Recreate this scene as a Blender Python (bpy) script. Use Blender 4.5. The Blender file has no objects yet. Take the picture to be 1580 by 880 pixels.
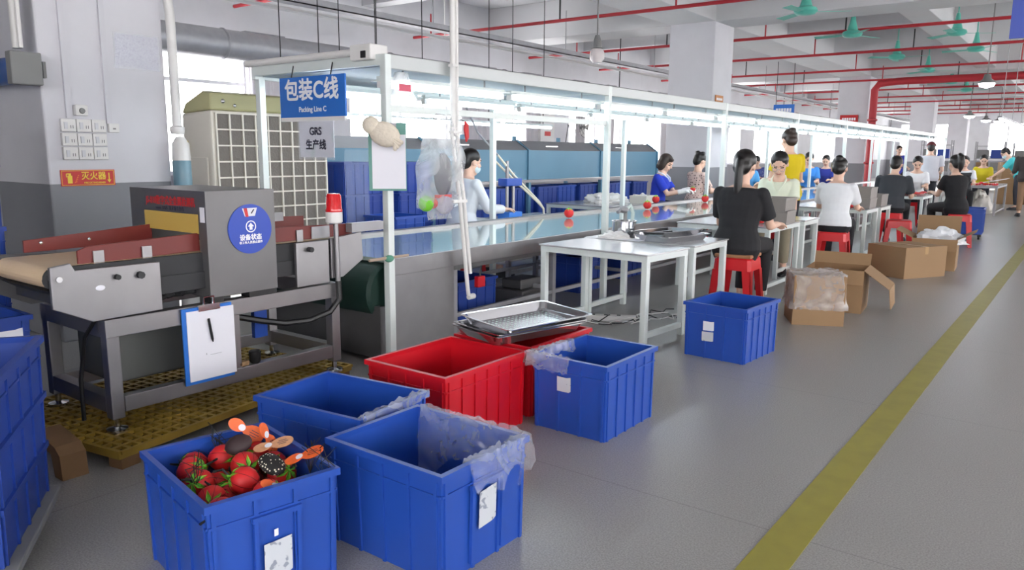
import bpy, bmesh, math, random
from mathutils import Vector, Matrix, noise
random.seed(7)
SC = bpy.context.scene
COL = SC.collection
V = Vector
PI = math.pi
# ---------------------------------------------------------------- camera
cam = bpy.data.cameras.new('camera'); camo = bpy.data.objects.new('camera', cam); COL.objects.link(camo)
cam.sensor_width = 36.0; cam.lens = 26.973; cam.clip_end = 200; cam.clip_start = .05
camo.matrix_world = Matrix(((0.79742687, -0.10782816, 0.59370318, 0), (0.60337381, 0.13090819, -0.78664038, 0),
                            (0.00710138, 0.98551313, 0.1694504, 1.30), (0, 0, 0, 1)))
SC.camera = camo
# ---------------------------------------------------------------- light
SC.view_settings.view_transform = 'Standard'; SC.view_settings.look = 'None'
SC.view_settings.gamma = 1.0; SC.view_settings.use_curve_mapping = False
SC.view_settings.exposure = 2.1
WORLD_STRENGTH = 2.6
w = bpy.data.worlds.new('sky'); SC.world = w; w.use_nodes = True
bg = w.node_tree.nodes['Background']; bg.inputs[0].default_value = (1, .985, .985, 1); bg.inputs[1].default_value = WORLD_STRENGTH
TUBE_E = 5.0
LAMP_E = 8.0

# ---------------------------------------------------------------- materials
def lin(c):
    return tuple(((x / 255) / 12.92 if x / 255 <= .04045 else ((x / 255 + .055) / 1.055) ** 2.4) for x in c)
MATS = {}
def mat(name, rgb, rough=.5, metal=0., var=.0, scale=6., bump=0., spec=.5, coat=0., aniso=None):
    if name in MATS: return MATS[name]
    m = bpy.data.materials.new(name); m.use_nodes = True; nt = m.node_tree; b = nt.nodes['Principled BSDF']
    c = lin(rgb)
    b.inputs['Base Color'].default_value = (*c, 1); b.inputs['Roughness'].default_value = rough
    b.inputs['Metallic'].default_value = metal; b.inputs['Specular IOR Level'].default_value = spec
    b.inputs['Coat Weight'].default_value = coat
    if var or bump:
        tc = nt.nodes.new('ShaderNodeTexCoord'); n = nt.nodes.new('ShaderNodeTexNoise')
        n.inputs['Scale'].default_value = scale; n.inputs['Detail'].default_value = 5
        nt.links.new(tc.outputs['Object'], n.inputs['Vector'])
        if var:
            mx = nt.nodes.new('ShaderNodeMix'); mx.data_type = 'RGBA'
            mx.inputs[6].default_value = (*[max(0, x * (1 - var)) for x in c], 1); mx.inputs[7].default_value = (*[min(1, x * (1 + var)) for x in c], 1)
            nt.links.new(n.outputs['Fac'], mx.inputs[0]); nt.links.new(mx.outputs[2], b.inputs['Base Color'])
        if bump:
            bp = nt.nodes.new('ShaderNodeBump'); bp.inputs['Strength'].default_value = bump; bp.inputs['Distance'].default_value = .01
            nt.links.new(n.outputs['Fac'], bp.inputs['Height']); nt.links.new(bp.outputs['Normal'], b.inputs['Normal'])
    MATS[name] = m; return m
def emis(name, rgb, strength):
    if name in MATS: return MATS[name]
    m = bpy.data.materials.new(name); m.use_nodes = True; b = m.node_tree.nodes['Principled BSDF']
    b.inputs['Base Color'].default_value = (*lin(rgb), 1); b.inputs['Emission Color'].default_value = (*lin(rgb), 1)
    b.inputs['Emission Strength'].default_value = strength
    MATS[name] = m; return m
def film(name, rgb, alpha, rough=.15):
    """thin clear plastic film / glass: partly transparent, glossy"""
    if name in MATS: return MATS[name]
    m = bpy.data.materials.new(name); m.use_nodes = True; nt = m.node_tree; b = nt.nodes['Principled BSDF']
    b.inputs['Base Color'].default_value = (*lin(rgb), 1); b.inputs['Roughness'].default_value = rough
    b.inputs['Alpha'].default_value = alpha
    MATS[name] = m; return m
def wrinkle(name, rgb, alpha, rough=.2, scale=14):
    """clear film: transparent, with a milky part that also lets light through, and a thin gloss"""
    m = bpy.data.materials.new(name); m.use_nodes = True; nt = m.node_tree; L = nt.links.new
    nt.nodes.remove(nt.nodes['Principled BSDF']); out = nt.nodes['Material Output']; N = nt.nodes.new
    tc = N('ShaderNodeTexCoord'); n = N('ShaderNodeTexNoise'); n.inputs['Scale'].default_value = scale; n.inputs['Detail'].default_value = 5; n.inputs['Distortion'].default_value = 1.2
    r = N('ShaderNodeMapRange'); r.inputs[1].default_value = .3; r.inputs[2].default_value = .8; r.inputs[3].default_value = alpha * .6; r.inputs[4].default_value = min(1, alpha * 1.7)
    bp = N('ShaderNodeBump'); bp.inputs['Strength'].default_value = .35; bp.inputs['Distance'].default_value = .01
    d = N('ShaderNodeBsdfDiffuse'); tl = N('ShaderNodeBsdfTranslucent'); g = N('ShaderNodeBsdfGlossy'); tr = N('ShaderNodeBsdfTransparent'); g.inputs['Roughness'].default_value = rough
    for q in (d, tl): q.inputs['Color'].default_value = (*lin(rgb), 1)
    a = N('ShaderNodeMixShader'); b = N('ShaderNodeMixShader'); c = N('ShaderNodeMixShader'); a.inputs[0].default_value = .5; b.inputs[0].default_value = .12
    L(tc.outputs['Object'], n.inputs['Vector']); L(n.outputs['Fac'], r.inputs[0]); L(n.outputs['Fac'], bp.inputs['Height'])
    for q in (d, g): L(bp.outputs['Normal'], q.inputs['Normal'])
    L(d.outputs[0], a.inputs[1]); L(tl.outputs[0], a.inputs[2]); L(a.outputs[0], b.inputs[1]); L(g.outputs[0], b.inputs[2])
    L(r.outputs[0], c.inputs[0]); L(tr.outputs[0], c.inputs[1]); L(b.outputs[0], c.inputs[2]); L(c.outputs[0], out.inputs['Surface'])
    return m
def floor_mat():
    m = bpy.data.materials.new('terrazzo'); m.use_nodes = True; nt = m.node_tree; b = nt.nodes['Principled BSDF']; L = nt.links.new
    tc = nt.nodes.new('ShaderNodeTexCoord')
    n1 = nt.nodes.new('ShaderNodeTexNoise'); n1.inputs['Scale'].default_value = 160; n1.inputs['Detail'].default_value = 3
    n2 = nt.nodes.new('ShaderNodeTexNoise'); n2.inputs['Scale'].default_value = .8; n2.inputs['Detail'].default_value = 2
    r1 = nt.nodes.new('ShaderNodeValToRGB'); e = r1.color_ramp.elements
    e[0].position = .36; e[0].color = (*lin((136, 134, 132)), 1); e[1].position = .66; e[1].color = (*lin((164, 162, 159)), 1)
    r2 = nt.nodes.new('ShaderNodeMapRange'); r2.inputs[1].default_value = .2; r2.inputs[2].default_value = .8; r2.inputs[3].default_value = .92; r2.inputs[4].default_value = 1.08
    mx = nt.nodes.new('ShaderNodeMix'); mx.data_type = 'RGBA'; mx.blend_type = 'MULTIPLY'; mx.inputs[0].default_value = 1
    L(tc.outputs['Object'], n1.inputs['Vector']); L(tc.outputs['Object'], n2.inputs['Vector'])
    L(n1.outputs['Fac'], r1.inputs[0]); L(n2.outputs['Fac'], r2.inputs[0]); L(r1.outputs[0], mx.inputs[6]); L(r2.outputs[0], mx.inputs[7])
    # saw-cut joints
    sep = nt.nodes.new('ShaderNodeSeparateXYZ'); L(tc.outputs['Object'], sep.inputs[0])
    def joint(out, period, off):
        a = nt.nodes.new('ShaderNodeMath'); a.operation = 'ADD'; a.inputs[1].default_value = off; L(out, a.inputs[0])
        p = nt.nodes.new('ShaderNodeMath'); p.operation = 'PINGPONG'; p.inputs[1].default_value = period / 2; L(a.outputs[0], p.inputs[0])
        g = nt.nodes.new('ShaderNodeMath'); g.operation = 'GREATER_THAN'; g.inputs[1].default_value = .003; L(p.outputs[0], g.inputs[0]); return g
    j1 = joint(sep.outputs[1], 1.715, .875); j2 = joint(sep.outputs[0], 4.2, 7.1)
    mm = nt.nodes.new('ShaderNodeMath'); mm.operation = 'MULTIPLY'; L(j1.outputs[0], mm.inputs[0]); L(j2.outputs[0], mm.inputs[1])
    mr = nt.nodes.new('ShaderNodeMapRange'); mr.inputs[3].default_value = .74; mr.inputs[4].default_value = 1; L(mm.outputs[0], mr.inputs[0])
    m2 = nt.nodes.new('ShaderNodeMix'); m2.data_type = 'RGBA'; m2.blend_type = 'MULTIPLY'; m2.inputs[0].default_value = 1
    L(mx.outputs[2], m2.inputs[6]); L(mr.outputs[0], m2.inputs[7]); L(m2.outputs[2], b.inputs['Base Color'])
    rr = nt.nodes.new('ShaderNodeMapRange'); rr.inputs[1].default_value = .0; rr.inputs[2].default_value = 1; rr.inputs[3].default_value = .24; rr.inputs[4].default_value = .36
    L(n2.outputs['Fac'], rr.inputs[0]); L(rr.outputs[0], b.inputs['Roughness'])
    return m
def dado_mat(name, top, bottom, split):
    """painted masonry: grey dado below height `split`, white above (object z)"""
    m = bpy.data.materials.new(name); m.use_nodes = True; nt = m.node_tree; b = nt.nodes['Principled BSDF']; L = nt.links.new
    tc = nt.nodes.new('ShaderNodeTexCoord'); s = nt.nodes.new('ShaderNodeSeparateXYZ'); L(tc.outputs['Object'], s.inputs[0])
    n = nt.nodes.new('ShaderNodeTexNoise'); n.inputs['Scale'].default_value = 3; n.inputs['Detail'].default_value = 6; L(tc.outputs['Object'], n.inputs['Vector'])
    g = nt.nodes.new('ShaderNodeMath'); g.operation = 'GREATER_THAN'; g.inputs[1].default_value = split; L(s.outputs[2], g.inputs[0])
    mx = nt.nodes.new('ShaderNodeMix'); mx.data_type = 'RGBA'; mx.inputs[6].default_value = (*lin(bottom), 1); mx.inputs[7].default_value = (*lin(top), 1)
    L(g.outputs[0], mx.inputs[0])
    r = nt.nodes.new('ShaderNodeMapRange'); r.inputs[3].default_value = .9; r.inputs[4].default_value = 1.06; L(n.outputs['Fac'], r.inputs[0])
    m2 = nt.nodes.new('ShaderNodeMix'); m2.data_type = 'RGBA'; m2.blend_type = 'MULTIPLY'; m2.inputs[0].default_value = 1
    L(mx.outputs[2], m2.inputs[6]); L(r.outputs[0], m2.inputs[7]); L(m2.outputs[2], b.inputs['Base Color']); b.inputs['Roughness'].default_value = .6
    return m
def dot_mat(name, base, dot, scale=30, thr=.3):
    m = bpy.data.materials.new(name); m.use_nodes = True; nt = m.node_tree; b = nt.nodes['Principled BSDF']; L = nt.links.new
    tc = nt.nodes.new('ShaderNodeTexCoord'); v = nt.nodes.new('ShaderNodeTexVoronoi'); v.inputs['Scale'].default_value = scale; v.inputs['Randomness'].default_value = .45
    L(tc.outputs['Object'], v.inputs['Vector'])
    g = nt.nodes.new('ShaderNodeMath'); g.operation = 'GREATER_THAN'; g.inputs[1].default_value = thr; L(v.outputs['Distance'], g.inputs[0])
    mx = nt.nodes.new('ShaderNodeMix'); mx.data_type = 'RGBA'; mx.inputs[6].default_value = (*lin(dot), 1); mx.inputs[7].default_value = (*lin(base), 1)
    L(g.outputs[0], mx.inputs[0]); L(mx.outputs[2], b.inputs['Base Color']); b.inputs['Roughness'].default_value = .8
    return m
def sheet_mat(name, paper, ink, scale=(40, 40), thr=.56):
    """paper with fine illegible print"""
    m = bpy.data.materials.new(name); m.use_nodes = True; nt = m.node_tree; b = nt.nodes['Principled BSDF']; L = nt.links.new
    tc = nt.nodes.new('ShaderNodeTexCoord'); n = nt.nodes.new('ShaderNodeTexNoise'); n.inputs['Scale'].default_value = scale[0]; n.inputs['Detail'].default_value = 2
    L(tc.outputs['Object'], n.inputs['Vector'])
    r = nt.nodes.new('ShaderNodeMapRange'); r.inputs[1].default_value = thr; r.inputs[2].default_value = thr + .03; L(n.outputs['Fac'], r.inputs[0])
    mx = nt.nodes.new('ShaderNodeMix'); mx.data_type = 'RGBA'; mx.inputs[6].default_value = (*lin(paper), 1); mx.inputs[7].default_value = (*lin(ink), 1)
    L(r.outputs[0], mx.inputs[0]); L(mx.outputs[2], b.inputs['Base Color']); b.inputs['Roughness'].default_value = .5
    return m

M_WHITE = mat('white_paint', (214, 214, 218), .5, var=.04, scale=3)
M_CEIL = mat('ceiling_paint', (206, 206, 208), .8, var=.05, scale=1.5)
M_PILLAR = dado_mat('pillar_paint', (212, 211, 217), (134, 135, 141), 1.075)
M_WALL = dado_mat('wall_paint', (216, 216, 220), (150, 150, 156), 1.075)
M_FLOOR = floor_mat()
M_YELLOW = mat('yellow_floor_paint', (146, 138, 56), .42, var=.2, scale=9)
M_RED_PIPE = mat('red_pipe_paint', (176, 42, 52), .45)
M_STEEL = mat('brushed_steel', (150, 148, 150), .36, .8, var=.12, scale=8)
M_STEEL_D = mat('dull_steel', (112, 111, 112), .42, .6, var=.12, scale=6)
M_CHROME = mat('polished_steel', (205, 205, 208), .14, .95)
M_GALV = mat('galvanised', (160, 160, 164), .5, .5, var=.15, scale=10)
M_FRAME = mat('aluminium_white', (218, 225, 223), .4, .1)
M_BLUE = mat('blue_plastic', (36, 76, 166), .34, var=.08, scale=4)
M_BLUE_D = mat('deep_blue_plastic', (30, 62, 146), .42, var=.12, scale=4)
M_RED = mat('red_plastic', (196, 18, 34), .36, var=.08, scale=4)
M_STOOL = mat('stool_red_plastic', (206, 26, 36), .35)
M_BELT_PVC = mat('cream_belt', (212, 186, 152), .5, var=.06)
M_MAROON = mat('maroon_guide', (112, 40, 36), .42, var=.1)
M_BLACK = mat('black_plastic', (26, 26, 28), .45)
M_DARK = mat('dark_rubber', (44, 45, 48), .6)
M_GREY = mat('grey_plastic', (128, 128, 128), .5, var=.05)
M_PAPER = mat('white_paper', (226, 226, 234), .6)
M_STICK = sheet_mat('worn_sticker', (196, 200, 206), (142, 148, 162), (30, 22), .57)
M_NOTICE = sheet_mat('printed_notice', (208, 206, 218), (182, 180, 196), (130, 60), .54)
M_SIGNBLUE = mat('sign_blue', (34, 108, 198), .4)
M_SIGNRED = mat('sign_red', (200, 34, 36), .4)
M_SIGNYEL = mat('sign_yellow', (238, 206, 60), .4)
M_TEXTW = mat('sign_white', (240, 240, 244), .5)
M_TEXTK = mat('ink_dark', (52, 52, 70), .6)
M_TEXTR = mat('ink_red', (190, 48, 52), .6)
M_CARD = mat('cardboard', (152, 121, 88), .75, var=.07, scale=5)
M_CARD_IN = mat('cardboard_inside', (138, 106, 74), .8, var=.06, scale=5)
M_FILM = wrinkle('clear_film', (240, 244, 250), .27, .2, 8)
M_FILM_W = wrinkle('cloudy_film', (244, 244, 248), .33, .2, 8)
M_MILKY = wrinkle('milky_film', (250, 250, 252), .3, .25, 5)
M_TABLE = mat('table_steel', (206, 206, 208), .24, .55, var=.08, scale=4)
M_RAIL = mat('rail_grey', (188, 192, 192), .4, .3)
M_THIN = film('thin_film', (226, 236, 246), .16, .2)
M_GLASS = film('window_glass', (235, 245, 255), .08, .05)
M_TUBE = emis('tube_glow', (236, 246, 255), TUBE_E)
M_LAMP = emis('lamp_glow', (240, 242, 255), LAMP_E)
M_TEAL = mat('teal_paint', (92, 138, 164), .45, var=.1, scale=2)
M_TEAL_D = mat('hood_grey', (132, 132, 136), .5, var=.15, scale=3)
M_FAN = mat('fan_green', (96, 190, 172), .35)
M_MIRROR = mat('glossy_belt', (206, 226, 214), .1, .4, coat=.8)
b_ = M_MIRROR.node_tree.nodes['Principled BSDF']; b_.inputs['Coat IOR'].default_value = 2.3; b_.inputs['Coat Roughness'].default_value = .03
M_PVC = mat('white_pvc', (224, 222, 220), .35)
M_CURTAIN = mat('curtain_cloth', (206, 202, 206), .85)
M_STRAW = mat('toy_red', (206, 32, 36), .5, var=.1, scale=20)
M_LEAF = mat('toy_green', (116, 196, 52), .5)
M_ORANGE = mat('tag_orange', (226, 98, 40), .5, var=.25, scale=45)
M_NET = mat('black_netting', (20, 20, 22), .7)

# ---------------------------------------------------------------- geometry helpers
class MB:
    def __init__(s): s.bm = bmesh.new(); s.mi = 0; s.mats = []
    def use(s, m):
        if m not in s.mats: s.mats.append(m)
        s.mi = s.mats.index(m); return s
    def _f(s, vs):
        try:
            f = s.bm.faces.new(vs); f.material_index = s.mi; return f
        except ValueError: return None
    def hexa(s, pts):
        v = [s.bm.verts.new(p) for p in pts]
        for q in ((3, 2, 1, 0), (4, 5, 6, 7), (0, 1, 5, 4), (1, 2, 6, 5), (2, 3, 7, 6), (3, 0, 4, 7)): s._f([v[i] for i in q])
        return s
    def box(s, x0, x1, y0, y1, z0, z1):
        return s.hexa([(x0, y0, z0), (x1, y0, z0), (x1, y1, z0), (x0, y1, z0), (x0, y0, z1), (x1, y0, z1), (x1, y1, z1), (x0, y1, z1)])
    def bar(s, p, q, wd, ht, up=(0, 0, 1)):
        p = V(p); q = V(q); d = (q - p).normalized(); u = V(up)
        if abs(d.dot(u)) > .98: u = V((1, 0, 0))
        a = d.cross(u).normalized() * wd / 2; b = a.cross(d).normalized() * ht / 2
        return s.hexa([p - a - b, p + a - b, p + a + b, p - a + b, q - a - b, q + a - b, q + a + b, q - a + b])
    def rings(s, rr, cap0=True, cap1=True, close=True):
        vr = [[s.bm.verts.new(p) for p in r] for r in rr]; n = len(vr[0])
        for a, b in zip(vr, vr[1:]):
            for i in range(n if close else n - 1):
                j = (i + 1) % n; s._f((a[i], a[j], b[j], b[i]))
        if cap0: s._f(list(reversed(vr[0])))
        if cap1: s._f(vr[-1])
        return s
    def tube(s, pts, r, seg=8, caps=True):
        pts = [V(p) for p in pts]; rr = []; n = len(pts); ref = None
        for i, p in enumerate(pts):
            d = (pts[min(i + 1, n - 1)] - pts[max(i - 1, 0)]).normalized()
            if ref is None:
                ref = V((0, 0, 1)) if abs(d.z) < .9 else V((1, 0, 0))
            a = d.cross(ref)
            if a.length < 1e-4: a = d.cross(V((0, 1, 0)))
            a.normalize(); b = a.cross(d).normalized(); ref = b
            ri = r[i] if isinstance(r, (list, tuple)) else r
            rr.append([p + a * ri * math.cos(t) + b * ri * math.sin(t) for t in [2 * PI * k / seg for k in range(seg)]])
        return s.rings(rr, caps, caps)
    def lathe(s, prof, c=(0, 0, 0), seg=20, axis='z', cap=True):
        rr = []
        for r, z in prof:
            ring = []
            for k in range(seg):
                t = 2 * PI * k / seg; x, y = r * math.cos(t), r * math.sin(t)
                ring.append(V(c) + (V((x, y, z)) if axis == 'z' else V((z, x, y)) if axis == 'x' else V((y, z, x))))
            rr.append(ring)
        return s.rings(rr, cap, cap)
    def ell(s, c, r, M=None, seg=12, rg=8):
        r = (r, r, r) if not isinstance(r, (tuple, list)) else r
        rr = []
        c = V(c)
        top = bot = None
        def P(x, y, z):
            p = V((x * r[0], y * r[1], z * r[2])); return c + (M @ p if M else p)
        vb = s.bm.verts.new(P(0, 0, -1)); vt = s.bm.verts.new(P(0, 0, 1)); ring = []
        for i in range(1, rg):
            ph = -PI / 2 + PI * i / rg
            ring.append([s.bm.verts.new(P(math.cos(ph) * math.cos(t), math.cos(ph) * math.sin(t), math.sin(ph))) for t in [2 * PI * k / seg for k in range(seg)]])
        for k in range(seg):
            j = (k + 1) % seg
            s._f((vb, ring[0][j], ring[0][k])); s._f((vt, ring[-1][k], ring[-1][j]))
            for a, b in zip(ring, ring[1:]): s._f((a[k], a[j], b[j], b[k]))
        return s
    def caps(s, p, q, r0, r1=None, seg=12):
        r1 = r0 if r1 is None else r1
        s.tube([p, q], [r0, r1], seg); s.ell(p, r0, None, seg, 6); s.ell(q, r1, None, seg, 6); return s
    def prism(s, poly, ext):
        e = V(ext); a = [V(p) for p in poly]; return s.rings([a, [p + e for p in a]])
    def grid(s, fn, nu, nv):
        vs = [[s.bm.verts.new(fn(i / nu, j / nv)) for j in range(nv + 1)] for i in range(nu + 1)]
        for i in range(nu):
            for j in range(nv): s._f((vs[i][j], vs[i + 1][j], vs[i + 1][j + 1], vs[i][j + 1]))
        return s
    def mesh(s, name, smooth=False, M=None):
        bmesh.ops.recalc_face_normals(s.bm, faces=s.bm.faces[:])
        me = bpy.data.meshes.new(name)
        if M is not None: s.bm.transform(M)
        s.bm.to_mesh(me); s.bm.free()
        for m in s.mats: me.materials.append(m)
        if smooth:
            for p in me.polygons: p.use_smooth = True
        return me
    def build(s, name, parent=None, smooth=False, label=None, loc=None, rotz=0, M=None, bevel=0, solid=0):
        o = bpy.data.objects.new(name, s.mesh(name, smooth, M)); COL.objects.link(o)
        if parent is not None: o.parent = parent
        if loc is not None: o.location = loc
        if rotz: o.rotation_euler.z = rotz
        if label: o['label'] = label
        if solid:
            md = o.modifiers.new('thickness', 'SOLIDIFY'); md.thickness = solid; md.offset = 0
        if bevel:
            md = o.modifiers.new('edge', 'BEVEL'); md.width = bevel; md.segments = 2; md.limit_method = 'ANGLE'
        if smooth and bevel == 0:
            try: o.data.set_sharp_from_angle(angle=math.radians(40))
            except Exception: pass
        return o
def mb(m): return MB().use(m)
def tag(o, label, cat, group=None, kind=None):
    o['label'] = label; o['category'] = cat
    if group: o['group'] = group
    if kind: o['kind'] = kind
    return o
def thing(name, label, cat, loc=(0, 0, 0), rotz=0, group=None):
    o = bpy.data.objects.new(name, None); COL.objects.link(o); o.empty_display_size = .1
    o.location = loc; o.rotation_euler.z = rotz
    return tag(o, label, cat, group)
def struct(o): o['kind'] = 'structure'; return o
def dup(root, loc, rotz=None, label=None, group=None):
    r = root.copy(); COL.objects.link(r); r.location = loc
    if rotz is not None: r.rotation_euler.z = rotz
    if label: r['label'] = label
    if group: r['group'] = group
    for ch in list(root.children):
        c = ch.copy(); COL.objects.link(c); c.parent = r
        for g in list(ch.children):
            d = g.copy(); COL.objects.link(d); d.parent = c
    return r
ORD = ['first', 'second', 'third', 'fourth', 'fifth', 'sixth', 'seventh', 'eighth', 'ninth', 'tenth', 'eleventh', 'twelfth', 'thirteenth', 'fourteenth', 'fifteenth', 'sixteenth']
PX = Matrix(((0, 0, 1, 0), (1, 0, 0, 0), (0, 1, 0, 0), (0, 0, 0, 1)))      # sheet in local xy -> stands facing +X
NY = Matrix(((1, 0, 0, 0), (0, 0, -1, 0), (0, 1, 0, 0), (0, 0, 0, 1)))     # sheet in local xy -> stands facing -Y
def lettering(name, body, size, m, parent, M, bold=0., align='CENTER', sx=1.):
    c = bpy.data.curves.new(name, 'FONT'); c.body = body; c.size = size; c.align_x = align; c.align_y = 'CENTER'; c.extrude = .0004; c.resolution_u = 4
    t = bpy.data.objects.new(name, c); COL.objects.link(t)
    me = bpy.data.meshes.new_from_object(t.evaluated_get(bpy.context.evaluated_depsgraph_get())); bpy.data.objects.remove(t)
    b = bmesh.new()
    for k, (dx, dy) in enumerate(((0, 0), (1, .5), (-1, -.5), (.5, -1), (-.5, 1)) if bold else ((0, 0),)):
        n = bmesh.new(); n.from_mesh(me); bmesh.ops.translate(n, verts=n.verts[:], vec=(dx * bold, dy * bold, k * .00006)); tmp = bpy.data.meshes.new('tmp'); n.to_mesh(tmp); n.free(); b.from_mesh(tmp); bpy.data.meshes.remove(tmp)
    b.to_mesh(me); b.free()
    me.transform(M @ Matrix.Diagonal((sx, 1, 1, 1))); me.materials.clear(); me.materials.append(m); me.name = name
    for p in me.polygons: p.material_index = 0
    o = bpy.data.objects.new(name, me); COL.objects.link(o); o.parent = parent; return o
# ================================================================ the setting
struct(mb(M_FLOOR).box(-10.7, 7, -5, 52, -.1, 0).build('floor'))
struct(mb(M_YELLOW).box(-.785, -.648, -4, 50, .0005, .003).build('floor_line'))
struct(mb(M_CEIL).box(-10.7, 7, -5, 52, 4.25, 4.45).build('ceiling'))
PIL_Y = [2.226, 13.03, 24.3, 35.2, 45.1]
b = mb(M_CEIL)
for y in PIL_Y: b.box(-10.5, 7, y, y + .85, 3.55, 4.25)
struct(b.build('ceiling_beam', bevel=.01))
b = mb(M_CEIL)
for y in PIL_Y:
    for k in (3.75, 7.3): b.box(-10.5, 7, y + k, y + k + .3, 3.8, 4.25)
struct(b.build('ceiling_beam', bevel=.01))
b = mb(M_CEIL)
for x in (-6.35, -2.9, 2.5): b.box(x, x + (.85 if x < -6 else .45), -5, 52, 3.62 if x > -6 else 3.56, 4.25)
struct(b.build('ceiling_beam', bevel=.01))
for y in PIL_Y:
    struct(mb(M_PILLAR).box(-6.35, -5.5, y, y + .845, 0, 3.6).build('pillar', bevel=.012))
# window wall on the left, with openings
WIN = [(4.4, 7.2), (9.2, 14.4), (16.2, 21.6), (23.2, 27.6), (29.0, 33.6), (36.2, 40.8), (42.2, 46.6)]
b = mb(M_WALL); y = -5
for y0, y1 in WIN:
    b.box(-10.7, -10.5, y, y0, 0, 4.25); b.box(-10.7, -10.5, y0, y1, 0, .95); b.box(-10.7, -10.5, y0, y1, 2.95, 4.25); y = y1
b.box(-10.7, -10.5, y, 52, 0, 4.25)
struct(b.build('wall_left'))
for k, (y0, y1) in enumerate(WIN):
    n = max(2, round((y1 - y0) / 1.3)); f = mb(M_WHITE)
    f.box(-10.66, -10.58, y0, y1, .95, 1.01); f.box(-10.66, -10.58, y0, y1, 2.89, 2.95); f.box(-10.65, -10.59, y0, y1, 2.28, 2.33)
    for i in range(n + 1):
        yy = y0 + (y1 - y0) * i / n; f.box(-10.655, -10.585, max(y0, yy - .03), min(y1, yy + .03), .95, 2.95)
    fo = struct(f.build('window_%d' % (k + 1)))
    mb(M_GLASS).box(-10.625, -10.62, y0, y1, .96, 2.94).build('pane', fo)
# far wall with a bright window, and the two walls nearest the viewer
b = mb(M_WALL); x = -10.7; FW = [(-9.8, -6.4), (-5.2, -3.4), (-2.6, 1.6), (2.2, 6.6)]  # broad extra window openings added to brighten the far end of the hall
for x0, x1 in FW: b.box(x, x0, 52, 52.2, 0, 4.25).box(x0, x1, 52, 52.2, 0, 1.3).box(x0, x1, 52, 52.2, 3.2, 4.25); x = x1
struct(b.box(x, 7, 52, 52.2, 0, 4.25).build('wall_far'))
for k, (x0, x1) in enumerate(FW):
    xm = (x0 + x1) / 2
    fo = struct(mb(M_WHITE).box(x0, x1, 52.05, 52.1, 1.3, 1.36).box(x0, x1, 52.05, 52.1, 3.14, 3.2).box(xm - .03, xm + .03, 52.05, 52.1, 1.3, 3.2).build('window_%d' % (k + 20)))
    mb(M_GLASS).box(x0, x1, 52.07, 52.075, 1.3, 3.2).build('pane', fo)
b = mb(M_WALL); RW = [(-3, 3), (5, 12), (15, 23), (26, 34), (37, 45)]; y = -5
for y0, y1 in RW:
    b.box(7, 7.2, y, y0, 0, 4.25); b.box(7, 7.2, y0, y1, 0, .95); b.box(7, 7.2, y0, y1, 3.2, 4.25); y = y1
b.box(7, 7.2, y, 52, 0, 4.25)
struct(b.build('wall_right'))
for k, (y0, y1) in enumerate(RW):
    f = mb(M_WHITE)
    for i in range(6):
        yy = y0 + (y1 - y0) * i / 5; f.box(7.07, 7.13, max(y0, yy - .03), min(y1, yy + .03), .95, 3.2)
    fo = struct(f.box(7.07, 7.13, y0, y1, .95, 1).box(7.07, 7.13, y0, y1, 3.15, 3.2).build('window_%d' % (k + 10)))
    mb(M_GLASS).box(7.095, 7.1, y0, y1, .96, 3.19).build('pane', fo)
b = mb(M_WALL); x = -10.7; BW_ADDED = [(-1.5, 2.0), (2.4, 6.6)]  # unseen rear windows, added to light the faces turned to the camera
for x0, x1 in BW_ADDED: b.box(x, x0, -5.2, -5, 0, 4.25).box(x0, x1, -5.2, -5, 0, .9).box(x0, x1, -5.2, -5, 3.3, 4.25); x = x1
struct(b.box(x, 7.2, -5.2, -5, 0, 4.25).build('wall_back'))
for k, (x0, x1) in enumerate(BW_ADDED):
    f = mb(M_WHITE).box(x0, x1, -5.13, -5.07, .9, .95).box(x0, x1, -5.13, -5.07, 3.25, 3.3)
    for i in range(5): xx = x0 + (x1 - x0) * i / 4; f.box(max(x0, xx - .03), min(x1, xx + .03), -5.13, -5.07, .9, 3.3)
    fo = struct(f.build('window_%d' % (k + 15))); mb(M_GLASS).box(x0, x1, -5.102, -5.098, .92, 3.28).build('pane', fo)

# ---- ceiling services
PIPES = [6.95, 10.7, 14.35, 17.4, 20.9, 23.9, 27.5, 31, 34.2, 37.4, 40.6, 44]
for k, y in enumerate(PIPES):
    t = thing('sprinkler_pipe', 'thin red sprinkler pipe hung across the ceiling, %s from the sign end of the hall' % ORD[k], 'pipe', (0, y, 3.4), 0, 'red sprinkler pipes under the ceiling')
    mb(M_RED_PIPE).tube([(-10.4, 0, 0), (2.4, 0, 0)], .027, 8).build('pipe_run', t, True)
    rnd = random.Random(k)
    for j in range(6):
        x = -9.6 + j * 2.1 + rnd.uniform(-.5, .5)
        if -6.5 < x < -5.35: x = -5.1
        if -3.0 < x < -2.35: x = -3.25
        mb(M_RED_PIPE if j % 2 == 0 else M_DARK).tube([(x, 0, 0), (x, 0, .38 if not any(a - .05 < y < a + .9 for a in PIL_Y) else .14)], .014, 6).build('drop_rod', t, True)
t = thing('cable_tray', 'long grey cable tray hung from the ceiling above the packing line', 'cable tray', (-8.15, 0, 3.1))
mb(M_GALV).box(-.09, .09, -4, 51, 0, .015).box(-.09, -.08, -4, 51, 0, .09).box(.08, .09, -4, 51, 0, .09).build('tray', t)
for k in range(14): mb(M_GALV).tube([(0, -2 + k * 3.6, .02), (0, -2 + k * 3.6, .8)], .008, 6).build('hanger', t)
t = thing('air_duct', 'thick grey round air duct running along the window wall', 'air duct', (-9.3, 0, 2.68))
mb(M_GALV).tube([(0, -4, 0), (0, 51, 0)], .19, 20).build('duct_tube', t, True)
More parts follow.
